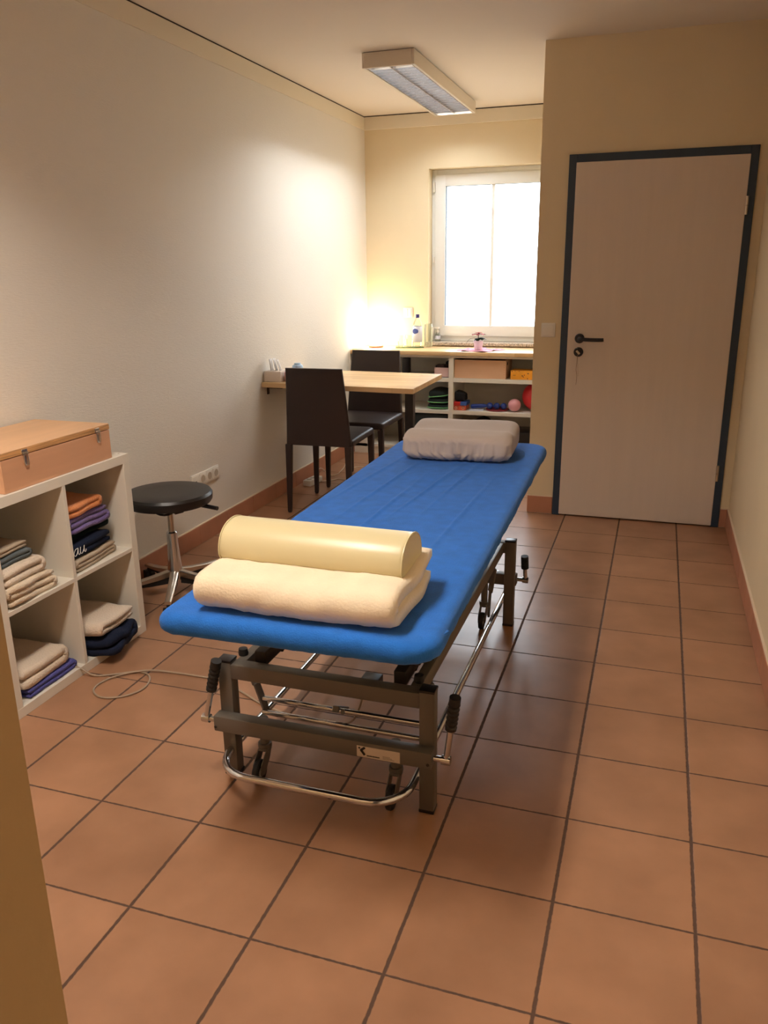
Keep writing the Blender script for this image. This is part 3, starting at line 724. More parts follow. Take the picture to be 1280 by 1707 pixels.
# textiles in the four cells
def towel(name, label, cat, m, x, y, z, L, W, th, n, first=-1, rz=0.0, amp=0.004, seed=0, group=None, spread=0.0, fs=9, sz=1.0, rx=0.0):
    b = fold(L, W, th, n, first, amp, seed, spread, 26, fs); b.disp(lambda c, nn: nn*0.0024*noise.noise(c*55+Vector((seed, 0, 0))))
    lo = 0
    place(b, (x, y, z+0.0015), rz, 0, rx, (1, 1, sz)); return single(name, b, m, label, cat, group, smooth=True)
GT = 'textiles in the cube shelf'
z = 0.384
towel('folded_towel', 'beige ribbed towel at the bottom of the upper right stack in the cube shelf', 'towel', 'greige', -1.665, -2.085, z, 0.255, 0.27, 0.0155, 3, 1, 0.08, 0.004, 11, GT)
jt = thing('folded_shirt', 'navy shirt with white script lettering folded in the upper right stack of the cube shelf', 'shirt', (-1.68, -2.10, z+0.052))
b = fold(0.245, 0.27, 0.026, 2, -1, 0.008, 4, 0, 26); place(b, (-1.672, -2.095, z+0.050), 0.05); build('shirt_body', b, 'navy', jt, smooth=True)
def stroke(pts, r=0.0011):
    return [(-1.5285, YS+u*1.15, ZS+v*1.25) for u, v in pts]
YS, ZS = -2.203, z+0.062
b = B()
for pts in ([(-0.004, 0.030), (-0.012, 0.034), (-0.016, 0.028), (-0.008, 0.018), (-0.004, 0.010), (-0.012, 0.004), (-0.020, 0.008)],
            [(0.022, 0.024), (0.010, 0.022), (0.002, 0.010), (0.008, 0.003), (0.018, 0.010), (0.024, 0.024), (0.022, 0.008), (0.028, 0.003), (0.034, 0.010)],
            [(0.036, 0.024), (0.033, 0.008), (0.040, 0.003), (0.050, 0.012), (0.054, 0.024), (0.052, 0.008), (0.057, 0.003), (0.062, 0.010)]):
    b.tube(smooth_path(stroke(pts), 6), 0.0013, 6)
build('lettering', b, 'thread', jt)
towel('folded_cloth', 'dark green cloth rolled between the navy shirt and the violet towel in the cube shelf', 'cloth', 'darkgreen', -1.70, -2.052, z+0.104, 0.24, 0.25, 0.017, 2, 1, 0.0, 0.005, 5, GT)
towel('folded_towel', 'violet terry towel below the orange towel in the cube shelf', 'towel', 'purple', -1.675, -2.080, z+0.140, 0.235, 0.27, 0.0205, 3, 1, 0.04, 0.010, 6, GT)
towel('folded_towel', 'orange towel on top of the upper right stack in the cube shelf', 'towel', 'orange', -1.675, -2.105, z+0.203, 0.215, 0.27, 0.024, 2, 1, 0.03, 0.009, 7, GT)
towel('folded_towel', 'cream terry towel at the bottom of the upper left stack in the cube shelf', 'towel', 'terry', -1.655, -2.445, z, 0.225, 0.29, 0.0235, 3, 1, 0.05, 0.012, 21, GT)
towel('folded_towel', 'cream towel second from the bottom of the upper left stack in the cube shelf', 'towel', 'offwhite', -1.665, -2.462, z+0.071, 0.205, 0.28, 0.0265, 2, 1, 0.07, 0.008, 22, GT)
towel('folded_cloth', 'blue-grey cloth on the cream towels of the upper left stack in the cube shelf', 'cloth', 'bluegrey', -1.69, -2.475, z+0.130, 0.19, 0.27, 0.016, 2, 1, 0.0, 0.004, 23, GT)
towel('folded_towel', 'brownish beige towel on top of the upper left stack in the cube shelf', 'towel', 'greige', -1.695, -2.48, z+0.164, 0.18, 0.27, 0.013, 2, -1, 0.05, 0.004, 24, GT)
z = 0.036
b = fold(0.215, 0.30, 0.034, 2, 1, 0.016, 31, 0, 26, 14); place(b, (-1.600, -2.085, z+0.004), 0.10); single('folded_trousers', b, 'navy', 'dark navy garment bulging out of the lower right cell of the cube shelf', 'garment', GT, smooth=True)
towel('folded_towel', 'off-white terry towel on the navy garment in the lower right cell of the cube shelf', 'towel', 'offwhite', -1.622, -2.080, z+0.080, 0.215, 0.29, 0.0260, 2, -1, 0.10, 0.008, 32, GT)
towel('folded_towel', 'blue-violet terry towel at the bottom of the lower left cell of the cube shelf', 'towel', 'violetblue', -1.665, -2.400, z, 0.25, 0.29, 0.017, 2, 1, 0.03, 0.003, 33, GT)
towel('folded_towel', 'off-white terry towel on the blue-violet one in the lower left cell of the cube shelf', 'towel', 'offwhite', -1.668, -2.425, z+0.037, 0.235, 0.29, 0.034, 2, 1, 0.03, 0.009, 34, GT)
# cable from the shelf to the table
cz = 0.004
pts = [(-1.80, -2.50, 0.25), (-1.79, -2.46, 0.14), (-1.74, -2.33, 0.041), (-1.62, -2.272, 0.040), (-1.535, -2.275, 0.040), (-1.500, -2.272, 0.030), (-1.455, -2.262, 0.006), (-1.400, -2.235, cz), (-1.330, -2.190, cz), (-1.275, -2.190, cz), (-1.235, -2.232, cz), (-1.224, -2.300, cz),
       (-1.265, -2.365, cz), (-1.335, -2.388, cz), (-1.395, -2.345, cz), (-1.392, -2.270, cz), (-1.335, -2.205, cz+0.004), (-1.265, -2.172, cz+0.007), (-1.190, -2.155, cz+0.002), (-1.10, -2.149, cz), (-1.00, -2.155, cz), (-0.88, -2.20, cz), (-0.74, -2.27, cz), (-0.60, -2.30, cz), (-0.48, -2.30, cz), (-0.40, -2.33, 0.04), (-0.36, -2.34, 0.12), (-0.35, -2.33, 0.205)]
single('control_cable', B().tube(smooth_path(pts, 6), 0.0036, 8), 'cable', 'thin grey cable looped on the tiles between cube shelf and treatment table', 'cable', smooth=True)

# ------------------------------------------------------------ stool
hx, hy = -1.600, -1.462
t = thing('swivel_stool', 'round black swivel stool on a five-armed aluminium base by the left wall', 'stool', (hx, hy, 0))
b = B(); b.lathe([(0, 0.445), (0.17, 0.445), (0.188, 0.450), (0.196, 0.462), (0.198, 0.488), (0.190, 0.500), (0.17, 0.5035), (0.10, 0.503), (0, 0.502)], (hx, hy, 0), 56); build('seat', b, 'vinyl', t)
b = B(); b.lathe([(0, 0.418), (0.05, 0.418), (0.085, 0.432), (0.12, 0.446), (0, 0.446)], (hx, hy, 0), 28)
b.bar((hx+0.02, hy-0.02, 0.435), (hx+0.085, hy-0.05, 0.425), 0.045, 0.018); b.tube([(hx+0.02+0.1*math.cos(a)*0.45, hy-0.07+0.02*math.sin(a), 0.430+0.014*math.sin(a)) for a in [2*PI*k/14 for k in range(14)]], 0.005, 8, closed=True)
build('seat_plate', b, 'blackpl', t)
b = B(); b.cyl((hx+0.05, hy+0.05, 0.440), (hx+0.19, hy+0.03, 0.436), 0.006, seg=10); b.cyl((hx+0.15, hy+0.035, 0.437), (hx+0.235, hy+0.022, 0.433), 0.0095, seg=12); build('height_lever', b, 'blackpl', t)
build('gas_spring', B().cyl((hx, hy, 0.28), (hx, hy, 0.43), 0.0135, seg=20), 'alu', t)
b = B(); b.lathe([(0.0, 0.312), (0.020, 0.312), (0.0245, 0.306), (0.025, 0.24), (0.031, 0.16), (0.035, 0.12), (0.036, 0.085), (0.0, 0.08)], (hx, hy, 0), 28); build('column', b, 'chrome', t)
for k in range(5):
    a = math.radians(-65+72*k); d = Vector((math.cos(a), math.sin(a), 0)); n_ = Vector((-d.y, d.x, 0)); H = Vector((hx, hy, 0)); R_ = 0.285
    b = B(); rings = []
    for f, z, wd, h in ((0.0, 0.128, 0.019, 0.030), (0.25, 0.112, 0.018, 0.026), (0.55, 0.096, 0.016, 0.020), (0.85, 0.084, 0.015, 0.016), (1.0, 0.080, 0.014, 0.015)):
        c = H+d*(0.02+f*(R_-0.02)); rings.append(b.ring([c+n_*(-wd)+Vector((0, 0, z-h)), c+n_*(-wd)+Vector((0, 0, z-0.004)), c+n_*(-wd*0.6)+Vector((0, 0, z)), c+n_*(wd*0.6)+Vector((0, 0, z)), c+n_*wd+Vector((0, 0, z-0.004)), c+n_*wd+Vector((0, 0, z-h))]))
    for p, q in zip(rings, rings[1:]): b.bridge(p, q)
    b.cap(rings[0], True); b.cap(rings[-1]); lg = build('base_arm', b, 'alu', t)
    b = B(); b.prism([(0.03, 0.10), (0.20, 0.074), (0.262, 0.068), (0.255, 0.052), (0.235, 0.050), (0.20, 0.062), (0.10, 0.060), (0.03, 0.062)], lambda p, q: H+d*p+n_*(-0.011)+Vector((0, 0, q)), lambda p, q: H+d*p+n_*0.011+Vector((0, 0, q))); build('underside_rib', b, 'rubber', lg)
    c = H+d*(R_-0.012)
    b = B(); b.cyl(c+Vector((0, 0, 0.03)), c+Vector((0, 0, 0.072)), 0.008, seg=10)
    for s in (-1, 1):
        cc = c+n_*s*0.014+d*0.008; q0 = cc-n_*0.008+Vector((0, 0, 0.025)); q1 = cc+n_*0.008+Vector((0, 0, 0.025)); b.tube([q0, q1], 0.0245, 20)
    b.box(-0.02, 0.02, -0.005, 0.005, 0.030, 0.050, 0.004, 2, Matrix.Translation(c) @ Matrix.Rotation(a, 4, 'Z')); build('castor', b, 'rubber', lg)

# ------------------------------------------------------------ chairs
def chair(label, x, y, rz, group):
    """origin under the middle of the back; the chair faces local +y"""
    t = thing('dining_chair', label, 'chair', (x, y, 0), rz, group)
    # leather-wrapped back, slightly reclined, narrower at the top
    b = B(); loops = []
    for f in [i/14 for i in range(15)]:
        z = 0.430+f*0.470; hw = 0.210-0.032*f; yy = -0.010-0.045*f**1.4; th = 0.017-0.004*f
        cv = 0.006*math.sin(PI*min(1, f*1.0)) if f < 1 else 0
        ring = []
        for px, py in rrect(hw, th, th*0.9, 4): ring.append((px, py+yy+0.010*(px/hw)**2, z-(0.006*(1-(px/hw)**2) if f == 1 else 0)))
        loops.append(b.ring(ring))
    for p, q in zip(loops, loops[1:]): b.bridge(p, q)
    b.cap(loops[0], True); b.cap(loops[-1]); build('backrest', b, 'leather', t, local=True)
    b = slab(0.213, 0.235, 0.425, 0.470, 0.035, 0.016, step=0.03, rings=8, nr=5); b.bm.transform(Matrix.Translation((0, 0.225, 0)))
    def sag(c, nn):
        return Vector((0, 0, (0.006*math.exp(-((c.x/0.14)**2)-((c.y-0.23)/0.16)**2) if c.z > 0.46 else 0)))
    b.disp(sag); build('seat', b, 'leather', t, local=True)
    for sx in (-1, 1):
        for yy, nm in ((-0.010, 'r'), (0.435, 'f')):
            b = B(); r0 = b.ring([(sx*0.192+p, yy+q, 0.432) for p, q in rrect(0.0195, 0.019, 0.006, 3)])
            dy = -0.018 if nm == 'r' else 0.0
            r1 = b.ring([(sx*0.198+p, yy+q+dy, 0.012) for p, q in rrect(0.0125, 0.0125, 0.004, 3)]); r2 = b.ring([(sx*0.198+p, yy+q+dy, 0.0) for p, q in rrect(0.009, 0.009, 0.003, 3)])
            b.bridge(r0, r1); b.bridge(r1, r2); b.cap(r0, True); b.cap(r2); build('leg', b, 'leather', t, local=True)
    return t
G = 'chairs at the wall desk'
chair('dark brown leather chair at the near side of the wooden desk, its back fully visible', -1.452, -0.055, 0.03, G)
chair('dark brown leather chair on the far side of the wooden desk facing the camera', -1.447, 0.975, PI, G)

# ------------------------------------------------------------ wooden desk fixed to the left wall
DZt = 0.785
quad = [(-1.874, 0.055), (-0.870, -0.005), (-0.880, 0.705), (-1.874, 0.765)]
t = thing('wall_desk', 'beech desk top fixed to the left wall with one black leg', 'table', (-1.38, 0.38, 0))
b = B(); lo = b.ring([(x, y, DZt-0.030) for x, y in quad]); hi = b.ring([(x, y, DZt) for x, y in quad]); b.bridge(lo, hi); b.cap(lo, True); b.cap(hi)
bmesh.ops.bevel(b.bm, geom=list(b.bm.edges), offset=0.002, segments=2, affect='EDGES')
build('tabletop', b, 'beech_y', t)
b = B(); b.box(-0.948, -0.898, 0.085, 0.135, 0.0, 0.752, 0.002, 1); b.box(-0.965, -0.885, 0.065, 0.155, 0.749, 0.755); build('leg', b, 'blackpl', t)
for y in (0.14, 0.62):
    b = B(); b.box(-1.874, -1.77, y-0.012, y+0.012, 0.738, 0.755, 0.001); b.box(-1.875, -1.868, y-0.012, y+0.012, 0.70, 0.755, 0.001); build('bracket', b, 'copper', t)
# tissue box and its neighbours
t = thing('tissue_box', 'white tissue box with tissues standing up on the near left corner of the desk', 'box', (-1.80, 0.155, DZt))
build('box_body', B().box(-1.868, -1.755, 0.085, 0.195, DZt+0.0008, DZt+0.066, 0.002), 'tbox', t)
for k, (xx, h, s) in enumerate(((-1.835, 0.075, 0.02), (-1.812, 0.080, 0.034), (-1.788, 0.072, 0.044))):
    b = B(); n = 8
    rows = []
    for j in range(5):
        f = j/4; rows.append([b.bm.verts.new((xx-0.012+s*0.6*(1-f)-0.018*f*0+0.004*math.sin(i*1.3+k), 0.115+i*0.006+0.006*f, DZt+0.062+h*f)) for i in range(n)])
    for p, q in zip(rows, rows[1:]): b.bridge(p, q, False)
    o = build('tissue', b, 'tissue', t, smooth=True); md = o.modifiers.new('thickness', 'SOLIDIFY'); md.thickness = 0.0018
single('paper_pack', B().box(-1.745, -1.66, 0.12, 0.20, DZt+0.001, DZt+0.062, 0.006), 'pinkprint', 'pink and white printed pack between the tissue box and the near chair', 'pack')
b = B(); b.lathe([(0, 0), (0.030, 0), (0.034, 0.01), (0.036, 0.07), (0.033, 0.085), (0.022, 0.092), (0.02, 0.10), (0, 0.10)], (-1.715, 0.26, DZt+0.001), 20)
single('blue_tub', b, 'lightblue', 'light blue shiny container peeking over the back of the near chair on the desk', 'container')

# ------------------------------------------------------------ power strip and cables
t = thing('power_strip', 'small white power strip on the tiles behind the near chair', 'power strip', (-1.79, 0.60, 0), -0.12)
b = B(); b.box(-0.032, 0.032, -0.085, 0.085, 0.001, 0.042, 0.006); build('strip_body', b, 'whitepl', t, local=True)
for k in range(3):
    b = B(); b.lathe([(0, 0.0425), (0.017, 0.0425), (0.019, 0.0437), (0.0205, 0.0425)], (0, -0.05+k*0.05, 0), 20); b2 = build('outlet', b, 'sockhole', t, local=True)
    b = B(); b.cyl((-0.008, -0.05+k*0.05, 0.0425), (-0.008, -0.05+k*0.05, 0.0432), 0.003, seg=8); b.cyl((0.008, -0.05+k*0.05, 0.0425), (0.008, -0.05+k*0.05, 0.0432), 0.003, seg=8); build('pin_hole', b, 'ink', b2, local=True)
single('lamp_cable', B().tube(smooth_path([(-1.79, 0.690, 0.025), (-1.80, 0.72, 0.06), (-1.79, 0.76, 0.075), (-1.74, 0.80, 0.02), (-1.72, 0.88, 0.004), (-1.73, 1.00, 0.004), (-1.76, 1.15, 0.004), (-1.80, 1.30, 0.03), (-1.83, 1.42, 0.12), (-1.85, 1.54, 0.28), (-1.862, 1.585, 0.45), (-1.862, 1.590, 0.70), (-1.862, 1.595, 0.835), (-1.84, 1.66, 0.845), (-1.80, 1.74, 0.845)], 6), 0.0032, 8), 'wcable', 'white cable running from the power strip along the wall and up to the corner lamp', 'cable', smooth=True)
single('extension_cable', B().tube(smooth_path([(-1.765, 0.640, 0.010), (-1.70, 0.70, 0.004), (-1.66, 0.76, 0.004), (-1.60, 0.75, 0.004), (-1.585, 0.80, 0.004), (-1.62, 0.90, 0.004), (-1.68, 1.02, 0.004), (-1.66, 1.14, 0.004), (-1.56, 1.16, 0.004), (-1.50, 1.26, 0.004), (-1.44, 1.34, 0.004), (-1.40, 1.42, 0.004)], 6), 0.0032, 8), 'wcable', 'white cable winding over the tiles beneath the wooden desk', 'cable', smooth=True)

# ------------------------------------------------------------ low cupboard under the window
KY = 1.650
KX0, KX1 = XL+0.013, XE-0.003
t = thing('open_cabinet', 'long white open shelf cabinet under the window', 'cabinet', (-1.05, 1.85, 0))
build('top_board', B().box(KX0, KX1, KY, YF-0.012, 0.790, 0.808, 0.001, 1), 'white', t)
build('shelf_board', B().box(KX0, KX1, KY, YF-0.012, 0.603, 0.633, 0.001, 1), 'white', t)
build('shelf_board', B().box(KX0, KX1, KY, YF-0.012, 0.352, 0.380, 0.001, 1), 'white', t)
build('bottom_board', B().box(KX0, KX1, KY, YF-0.012, 0.055, 0.080, 0.001, 1), 'white', t)
build('plinth', B().box(KX0, KX1, KY+0.01, KY+0.028, 0.0, 0.055), 'white', t)
build('back_panel', B().box(KX0, KX1, YF-0.020, YF-0.0125, 0.0, 0.79), 'white', t)
build('end_panel', B().box(KX0, -1.748, KY, YF-0.02, 0.0, 0.79, 0.001, 1), 'white', t)
for x in (-1.050, KX1-0.02): build('divider', B().box(x-0.019, x+0.019 if x < -1 else x+0.02, KY-0.0015, YF-0.02, 0.0, 0.79, 0.001, 1), 'white', t)
KT = 0.838
single('worktop', B().box(XL+0.001, XE-0.002, 1.622, YF-0.001, 0.8085, KT, 0.002), 'beech', 'long beech worktop on the white cabinet under the window', 'worktop')

# on the worktop
t = thing('table_lamp', 'glowing round lamp in the corner on the beech worktop', 'lamp', (-1.735, 1.865, KT))
b = B(); b.lathe([(0, 0), (0.058, 0), (0.060, 0.006), (0.056, 0.014), (0.03, 0.020), (0, 0.020)], (-1.735, 1.865, KT+0.0005), 32); build('lamp_foot', b, 'wood', t)
b = B(); b.ball((-1.735, 1.865, KT+0.112), 0.082, 32, (1, 1, 1.15), 20); build('lamp_shade', b, 'lampshade', t)
b = B(); b.box(-0.115, 0.115, -0.075, 0.075, 0, 0.006, 0.002); place(b, (-1.465, 1.925, KT+0.0005), 0.3); single('glass_tray', b, 'plateg', 'greenish glass tray under the bottle and the drinking glasses', 'tray')
def tumbler(x, y, label):
    b = B(); z = KT+0.0075; b.lathe([(0, 0), (0.025, 0), (0.026, 0.004), (0.034, 0.092), (0.0325, 0.092), (0.0245, 0.007), (0, 0.006)], (x, y, z), 28); single('drinking_glass', b, 'glass', label, 'glass', 'drinking glasses')
tumbler(-1.525, 1.885, 'empty drinking glass on the tray, nearer to the glowing lamp'); tumbler(-1.465, 1.925, 'empty drinking glass on the tray, next to the bottle')
bx, by, z = -1.405, 1.945, KT+0.0075
t = thing('water_bottle', 'clear water bottle with dark blue cap and blue label on the glass tray', 'bottle', (bx, by, z))
b = B(); b.lathe([(0, 0), (0.034, 0), (0.038, 0.008), (0.038, 0.05), (0.0365, 0.07), (0.038, 0.09), (0.038, 0.165), (0.034, 0.19), (0.020, 0.215), (0.0135, 0.228), (0.013, 0.240), (0, 0.240)], (bx, by, z), 32); build('bottle_body', b, 'glass', t)
b = B(); b.lathe([(0.0382, 0.035), (0.0388, 0.036), (0.0388, 0.160), (0.0382, 0.161)], (bx, by, z), 32); lb = build('bottle_label', b, 'label_w', t)
b = B(); b.ball((bx-0.008, by-0.036, z+0.122), 0.026, 20, (1.0, 0.22, 0.85), 12); build('oval_badge', b, 'label_b', lb)
b = B(); b.lathe([(0, 0.226), (0.0155, 0.226), (0.0158, 0.252), (0.014, 0.254), (0, 0.254)], (bx, by, z), 24); build('cap', b, 'bluecap', t)
b = B(); b.lathe([(0, 0), (0.031, 0), (0.035, 0.006), (0.036, 0.15), (0.032, 0.18), (0.030, 0.185), (0.029, 0.18), (0.033, 0.15), (0.032, 0.008), (0, 0.006)], (-1.325, 1.985, z-0.0065), 28); single('glass_carafe', b, 'glass', 'clear glass carafe just right of the water bottle', 'carafe')
# pump bottle on the sill
px, py, pz = -1.285, 2.135, 0.8725
t = thing('pump_bottle', 'small clear pump bottle standing in the left corner of the window sill', 'bottle', (px, py, pz))
b = B(); b.lathe([(0, 0), (0.020, 0), (0.023, 0.004), (0.023, 0.052), (0.016, 0.066), (0.009, 0.072), (0, 0.072)], (px, py, pz), 24); build('bottle_body', b, 'glass', t)
b = B(); b.lathe([(0.0233, 0.018), (0.0238, 0.018), (0.0238, 0.046), (0.0233, 0.046)], (px, py, pz), 24); build('bottle_label', b, 'label_w', t)
b = B(); b.lathe([(0, 0.070), (0.011, 0.070), (0.0115, 0.084), (0.0045, 0.087), (0.004, 0.10), (0.017, 0.102), (0.0165, 0.114), (0, 0.115)], (px, py, pz), 20); b.box(px-0.034, px+0.012, py-0.005, py+0.005, pz+0.104, pz+0.112, 0.002); build('pump_head', b, 'whitepl', t)
# poinsettia on a napkin
nx, ny = -0.865, 1.775
b = B(); N = 40; ctr = []
rows = []
for i in range(13):
    rr = i/12; row = []
    for k in range(N):
        a = 2*PI*k/N; sq = 1/max(abs(math.cos(a+0.5)), abs(math.sin(a+0.5)))**0.9
        q = rr*0.128*min(sq, 1.38)*(1+0.10*math.sin(5*a)); x = nx+q*1.15*math.cos(a); y = ny+q*0.98*math.sin(a)
        if i == 0: x, y = nx+0.001*math.cos(a), ny+0.001*math.sin(a)
        h = KT+0.0025+0.010*max(0, math.sin(a*7+rr*4))*rr*(1-rr*0.3)+0.004*abs(noise.noise(Vector((x*60, y*60, 0))))*rr
        row.append(b.bm.verts.new((x, y, h)))
    rows.append(row)
for p, q in zip(rows, rows[1:]): b.bridge(p, q)
o = single('paper_napkin', b, 'pink', 'crumpled pink patterned napkin under the potted poinsettia', 'napkin', smooth=False)
t = thing('potted_poinsettia', 'small poinsettia with red leaves in a pale lilac pot below the window', 'plant', (nx, ny, KT+0.004))
z = KT+0.006
b = B(); b.lathe([(0, 0), (0.027, 0), (0.030, 0.004), (0.038, 0.066), (0.040, 0.068), (0.036, 0.068), (0.034, 0.060), (0, 0.058)], (nx, ny, z), 32); build('pot', b, 'pot', t)
def leaf(b, base, d, L, wd, droop, tw=0.0):
    base = Vector(base); d = Vector(d).normalized(); side = d.cross(Vector((0, 0, 1))).normalized(); rows = []
    for i in range(8):
        f = i/7; ww = wd*max(0.0, math.sin(PI*min(1, f*0.93+0.04)))**0.8; c = base+d*L*f+Vector((0, 0, -droop*f*f))
        rows.append([b.bm.verts.new(c-side*ww+Vector((0, 0, 0.15*ww))), b.bm.verts.new(c+Vector((0, 0, -0.1*ww))), b.bm.verts.new(c+side*ww+Vector((0, 0, 0.15*ww)))])
    for p, q in zip(rows, rows[1:]): b.bridge(p, q, False)
b = B()
for k in range(7):
    a = 2*PI*k/7+0.3; leaf(b, (nx, ny, z+0.118), (math.cos(a), math.sin(a), 0.12), 0.058, 0.017, 0.012)
for k in range(4):
    a = 2*PI*k/4; leaf(b, (nx, ny, z+0.123), (math.cos(a), math.sin(a), 0.4), 0.030, 0.011, 0.004)
o = build('red_leaves', b, 'red', t, smooth=True); md = o.modifiers.new('thickness', 'SOLIDIFY'); md.thickness = 0.001
b = B()
for a, L, zz in ((0.1, 0.062, 0.090), (-0.7, 0.05, 0.088), (0.9, 0.055, 0.086), (PI+0.4, 0.035, 0.082), (PI+1.2, 0.032, 0.085), (-1.6, 0.035, 0.082)): leaf(b, (nx, ny, z+zz), (math.cos(a), math.sin(a), 0.05), L, 0.020, 0.016)
leaf(b, (nx-0.060, ny-0.02, z+0.085), (-1, -0.2, -0.8), 0.045, 0.008, 0.01)
o = build('green_leaves', b, 'leaf', t, smooth=True); md = o.modifiers.new('thickness', 'SOLIDIFY'); md.thickness = 0.001
b = B(); b.tube([(nx, ny, z+0.05), (nx-0.002, ny, z+0.09), (nx, ny, z+0.122)], 0.003, 8); b.tube([(nx, ny, z+0.06), (nx-0.03, ny-0.01, z+0.088), (nx-0.062, ny-0.02, z+0.085)], 0.0018, 6); build('stem', b, 'stem', t)

# ------------------------------------------------------------ contents of the cabinet
z1, z2, z3 = 0.634, 0.381, 0.081
t = thing('wooden_crate', 'pale beech crate with finger joints on the upper shelf of the white cabinet', 'crate', (-0.83, 1.80, z1))
b = B(); x0, x1, y0, y1, h = -1.028, -0.628, 1.672, 1.95, 0.140
b.box(x0, x1, y0, y0+0.010, z1, z1+h, 0.001, 1); b.box(x0, x1, y1-0.010, y1, z1, z1+h, 0.001, 1); b.box(x0, x0+0.010, y0+0.010, y1-0.010, z1, z1+h, 0.001, 1); b.box(x1-0.010, x1, y0+0.010, y1-0.010, z1, z1+h, 0.001, 1); b.box(x0+0.01, x1-0.01, y0+0.01, y1-0.01, z1, z1+0.006)
build('crate_body', b, 'crate', t)
b = B()
for k in range(7):
    for xx in (x0+0.005, x1-0.012): b.box(xx-0.003, xx+0.003, y0-0.0004, y0+0.001, z1+0.012+k*0.018, z1+0.019+k*0.018)
build('finger_joint', b, 'caseside', t)
build('grip_hole', B().box(x1-0.001, x1+0.0006, 1.72, 1.76, z1+0.100, z1+0.122), 'ink', t)
t = thing('card_box', 'yellow-orange printed cardboard box right of the wooden crate', 'box', (-0.50, 1.73, z1))
build('box_body', B().box(-0.590, -0.41, 1.67, 1.80, z1+0.0008, z1+0.068, 0.002), 'yellow', t)
b = B()
for x, zz, s in ((-0.578, 0.062, 0.008), (-0.555, 0.064, 0.006), (-0.50, 0.030, 0.010), (-0.485, 0.036, 0.008), (-0.492, 0.022, 0.008), (-0.457, 0.048, 0.011), (-0.525, 0.063, 0.006), (-0.46, 0.010, 0.008)): b.box(x-s/2, x+s/2, 1.6693, 1.6702, z1+zz-s*0.4, z1+zz+s*0.4)
for k in range(4): b.box(-0.572+k*0.006, -0.569+k*0.006, 1.6693, 1.6702, z1+0.030, z1+0.036)
build('printed_marks', b, 'wood', t)
t = thing('pink_tray_box', 'pale pink open box holding small dark items on the upper shelf of the white cabinet', 'box', (-1.16, 1.78, z1))
b = B(); x0, x1, y0, y1, h = -1.195, -1.075, 1.68, 1.90, 0.075
b.box(x0, x1, y0, y0+0.004, z1+0.0005, z1+h); b.box(x0, x1, y1-0.004, y1, z1+0.0005, z1+h); b.box(x0, x0+0.004, y0, y1, z1+0.0005, z1+h); b.box(x1-0.004, x1, y0, y1, z1+0.0005, z1+h); b.box(x0, x1, y0, y1, z1+0.0005, z1+0.004)
build('box_body', b, 'pinkbox', t)
b = slab(0.045, 0.035, 0, 0.085, 0.02, 0.015, step=0.01, rings=5); b.disp(lambda c, nn: nn*0.006*noise.noise(c*50)); place(b, (-1.146, 1.735, z1+0.010)); single('knitted_item', b, 'darkbits', 'dark brown knitted item in the pale pink box', 'item', smooth=True)
b = slab(0.022, 0.035, 0, 0.108, 0.015, 0.012, step=0.01, rings=5); b.disp(lambda c, nn: nn*0.004*noise.noise(c*40)); place(b, (-1.105, 1.815, z1+0.008)); single('black_pouch', b, 'dark', 'black pouch sticking out of the right side of the pale pink box', 'pouch', smooth=True)
b = B(); b.box(-1.462, -1.405, 1.70, 1.76, z1+0.0005, z1+0.14, 0.004); single('black_case', b, 'blackpl', 'small black upright case on the upper cabinet shelf right of the far chair back', 'case')
# stacked balance cushions with green piping
for k, (lab, zz) in enumerate((('black cushion with light green edge at the bottom of the stack in the cabinet', 0.0), ('black cushion with light green edge in the middle of the stack in the cabinet', 0.042), ('black cushion with light green edge on top of the stack in the cabinet', 0.086))):
    sh = (0.0, 0.0, 0.006)[k]; hh = (0.038, 0.042, 0.052)[k]
    t = thing('seat_cushion', lab, 'cushion', (-1.168+sh*0, 1.80, z2+zz), 0, 'black cushions with green edges')
    b = slab(0.088-0.004*k, 0.125, 0, hh, 0.060, hh*0.45, step=0.015, rings=10, n=8, nr=6, topz=(lambda x, y: 0.010*math.exp(-((x+0.03)/0.06)**2)) if k == 2 else None)
    o = build('cushion_body', b, 'cushion', t, local=True)
    b = B(); b.tube([(x, y, hh*0.30+(0.012*(x/0.1) if k == 2 else 0)) for x, y in rrect(0.0895-0.004*k, 0.1265, 0.060, 8)], 0.0035, 8, closed=True); build('piping', b, 'lime', t, local=True)
# game boxes with a black pouch on top
t = thing('game_box', 'orange-red printed box at the bottom left of the middle cabinet shelf', 'box', (-0.99, 1.74, z2))
build('box_body', B().box(-1.028, -0.935, 1.672, 1.80, z2+0.0006, z2+0.036, 0.001), 'redcard2', t)
b = B()
for x in (-1.012, -0.955): b.tube([(x+0.009*math.cos(a), 1.6712, z2+0.018+0.009*math.sin(a)) for a in [2*PI*k/14 for k in range(14)]], 0.0014, 6, closed=True)
build('printed_ring', b, 'joint', t)
t = thing('flat_box', 'flat red and blue box on the orange-red printed box in the cabinet', 'box', (-0.98, 1.74, z2+0.037))
build('box_body', B().box(-1.028, -0.930, 1.670, 1.80, z2+0.0375, z2+0.066, 0.001), 'redcard', t)
build('blue_panel', B().box(-0.978, -0.9285, 1.6690, 1.8005, z2+0.0385, z2+0.0665, 0.001), 'bluecard', t)
b = slab(0.042, 0.05, 0, 0.082, 0.02, 0.018, step=0.01, rings=6, topz=lambda x, y: -0.35*(x+0.02) if x > -0.02 else 0); b.disp(lambda c, nn: nn*0.004*noise.noise(c*40)); place(b, (-0.985, 1.735, z2+0.0675)); single('black_bag', b, 'dark', 'small black bag on top of the red and blue box in the cabinet', 'bag', smooth=True)
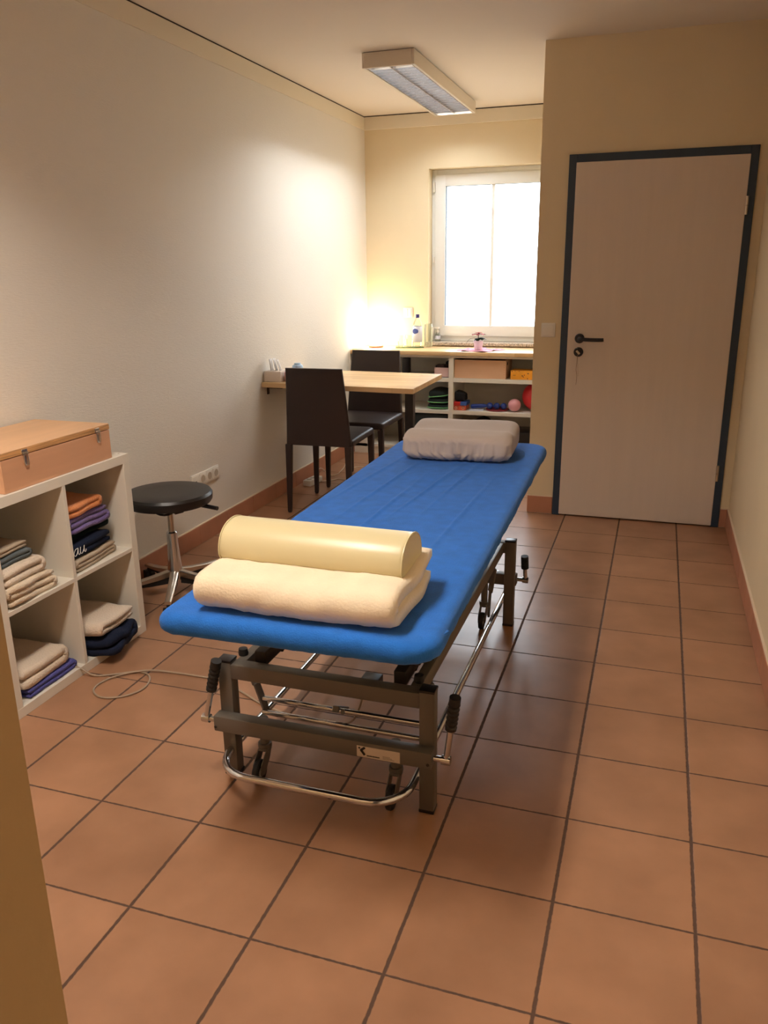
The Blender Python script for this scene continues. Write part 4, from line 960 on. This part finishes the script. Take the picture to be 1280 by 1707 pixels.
# massage roller: handle and three balls
t = thing('massage_roller', 'blue massage roller with a handle and three balls on the middle cabinet shelf', 'massage roller', (-0.76, 1.72, z2))
b = B(); b.tube([(-0.900, 1.715, z2+0.030), (-0.890, 1.715, z2+0.030), (-0.80, 1.72, z2+0.036), (-0.775, 1.72, z2+0.036)], [0.013, 0.016, 0.016, 0.010], 16); b.cyl((-0.78, 1.72, z2+0.036), (-0.622, 1.72, z2+0.036), 0.004, seg=10); build('handle', b, 'gblue', t)
for x in (-0.752, -0.698, -0.644): build('ball', B().ball((x, 1.72, z2+0.038), 0.025), 'gblue', t)
single('paper_booklet', B().box(-0.905, -0.80, 1.675, 1.76, z2+0.0008, z2+0.008, 0.001), 'label_w', 'thin pale booklet under the handle of the blue massage roller', 'booklet')
b = B(); b.lathe([(0, 0), (0.085, 0), (0.092, 0.004), (0.090, 0.009), (0, 0.009)], (-0.700, 1.765, z2+0.001), 36); single('rubber_disc', b, 'redmat', 'flat dark red disc under the balls of the blue massage roller', 'disc')
single('small_ball', B().ball((-0.560, 1.720, z2+0.050), 0.049, 32), 'pinkball', 'glossy pale pink ball on the middle cabinet shelf', 'ball')
single('large_ball', B().ball((-0.405, 1.80, z2+0.111), 0.109, 40), 'redball', 'large red ball at the right end of the middle cabinet shelf', 'ball')
# bottom compartments
single('storage_bin', B().box(-1.43, -1.078, 1.665, 2.00, z3+0.001, z3+0.262, 0.006), 'bin', 'dark green-black storage box in the bottom left compartment of the cabinet', 'box')
b = slab(0.12, 0.12, 0, 0.190, 0.05, 0.05, step=0.02, rings=8, topz=lambda x, y: 0.035*math.exp(-((x-0.01)/0.05)**2)); b.disp(lambda c, nn: nn*0.012*noise.noise(c*22)); place(b, (-0.84, 1.80, z3+0.001)); single('dark_basket', b, 'darkbits', 'dark brown bag in the bottom right compartment of the cabinet', 'bag', smooth=True)
single('dark_tub', B().box(-0.565, -0.42, 1.675, 1.95, z3+0.001, z3+0.145, 0.01), 'blackpl', 'black tub at the right end of the bottom cabinet compartment', 'tub')
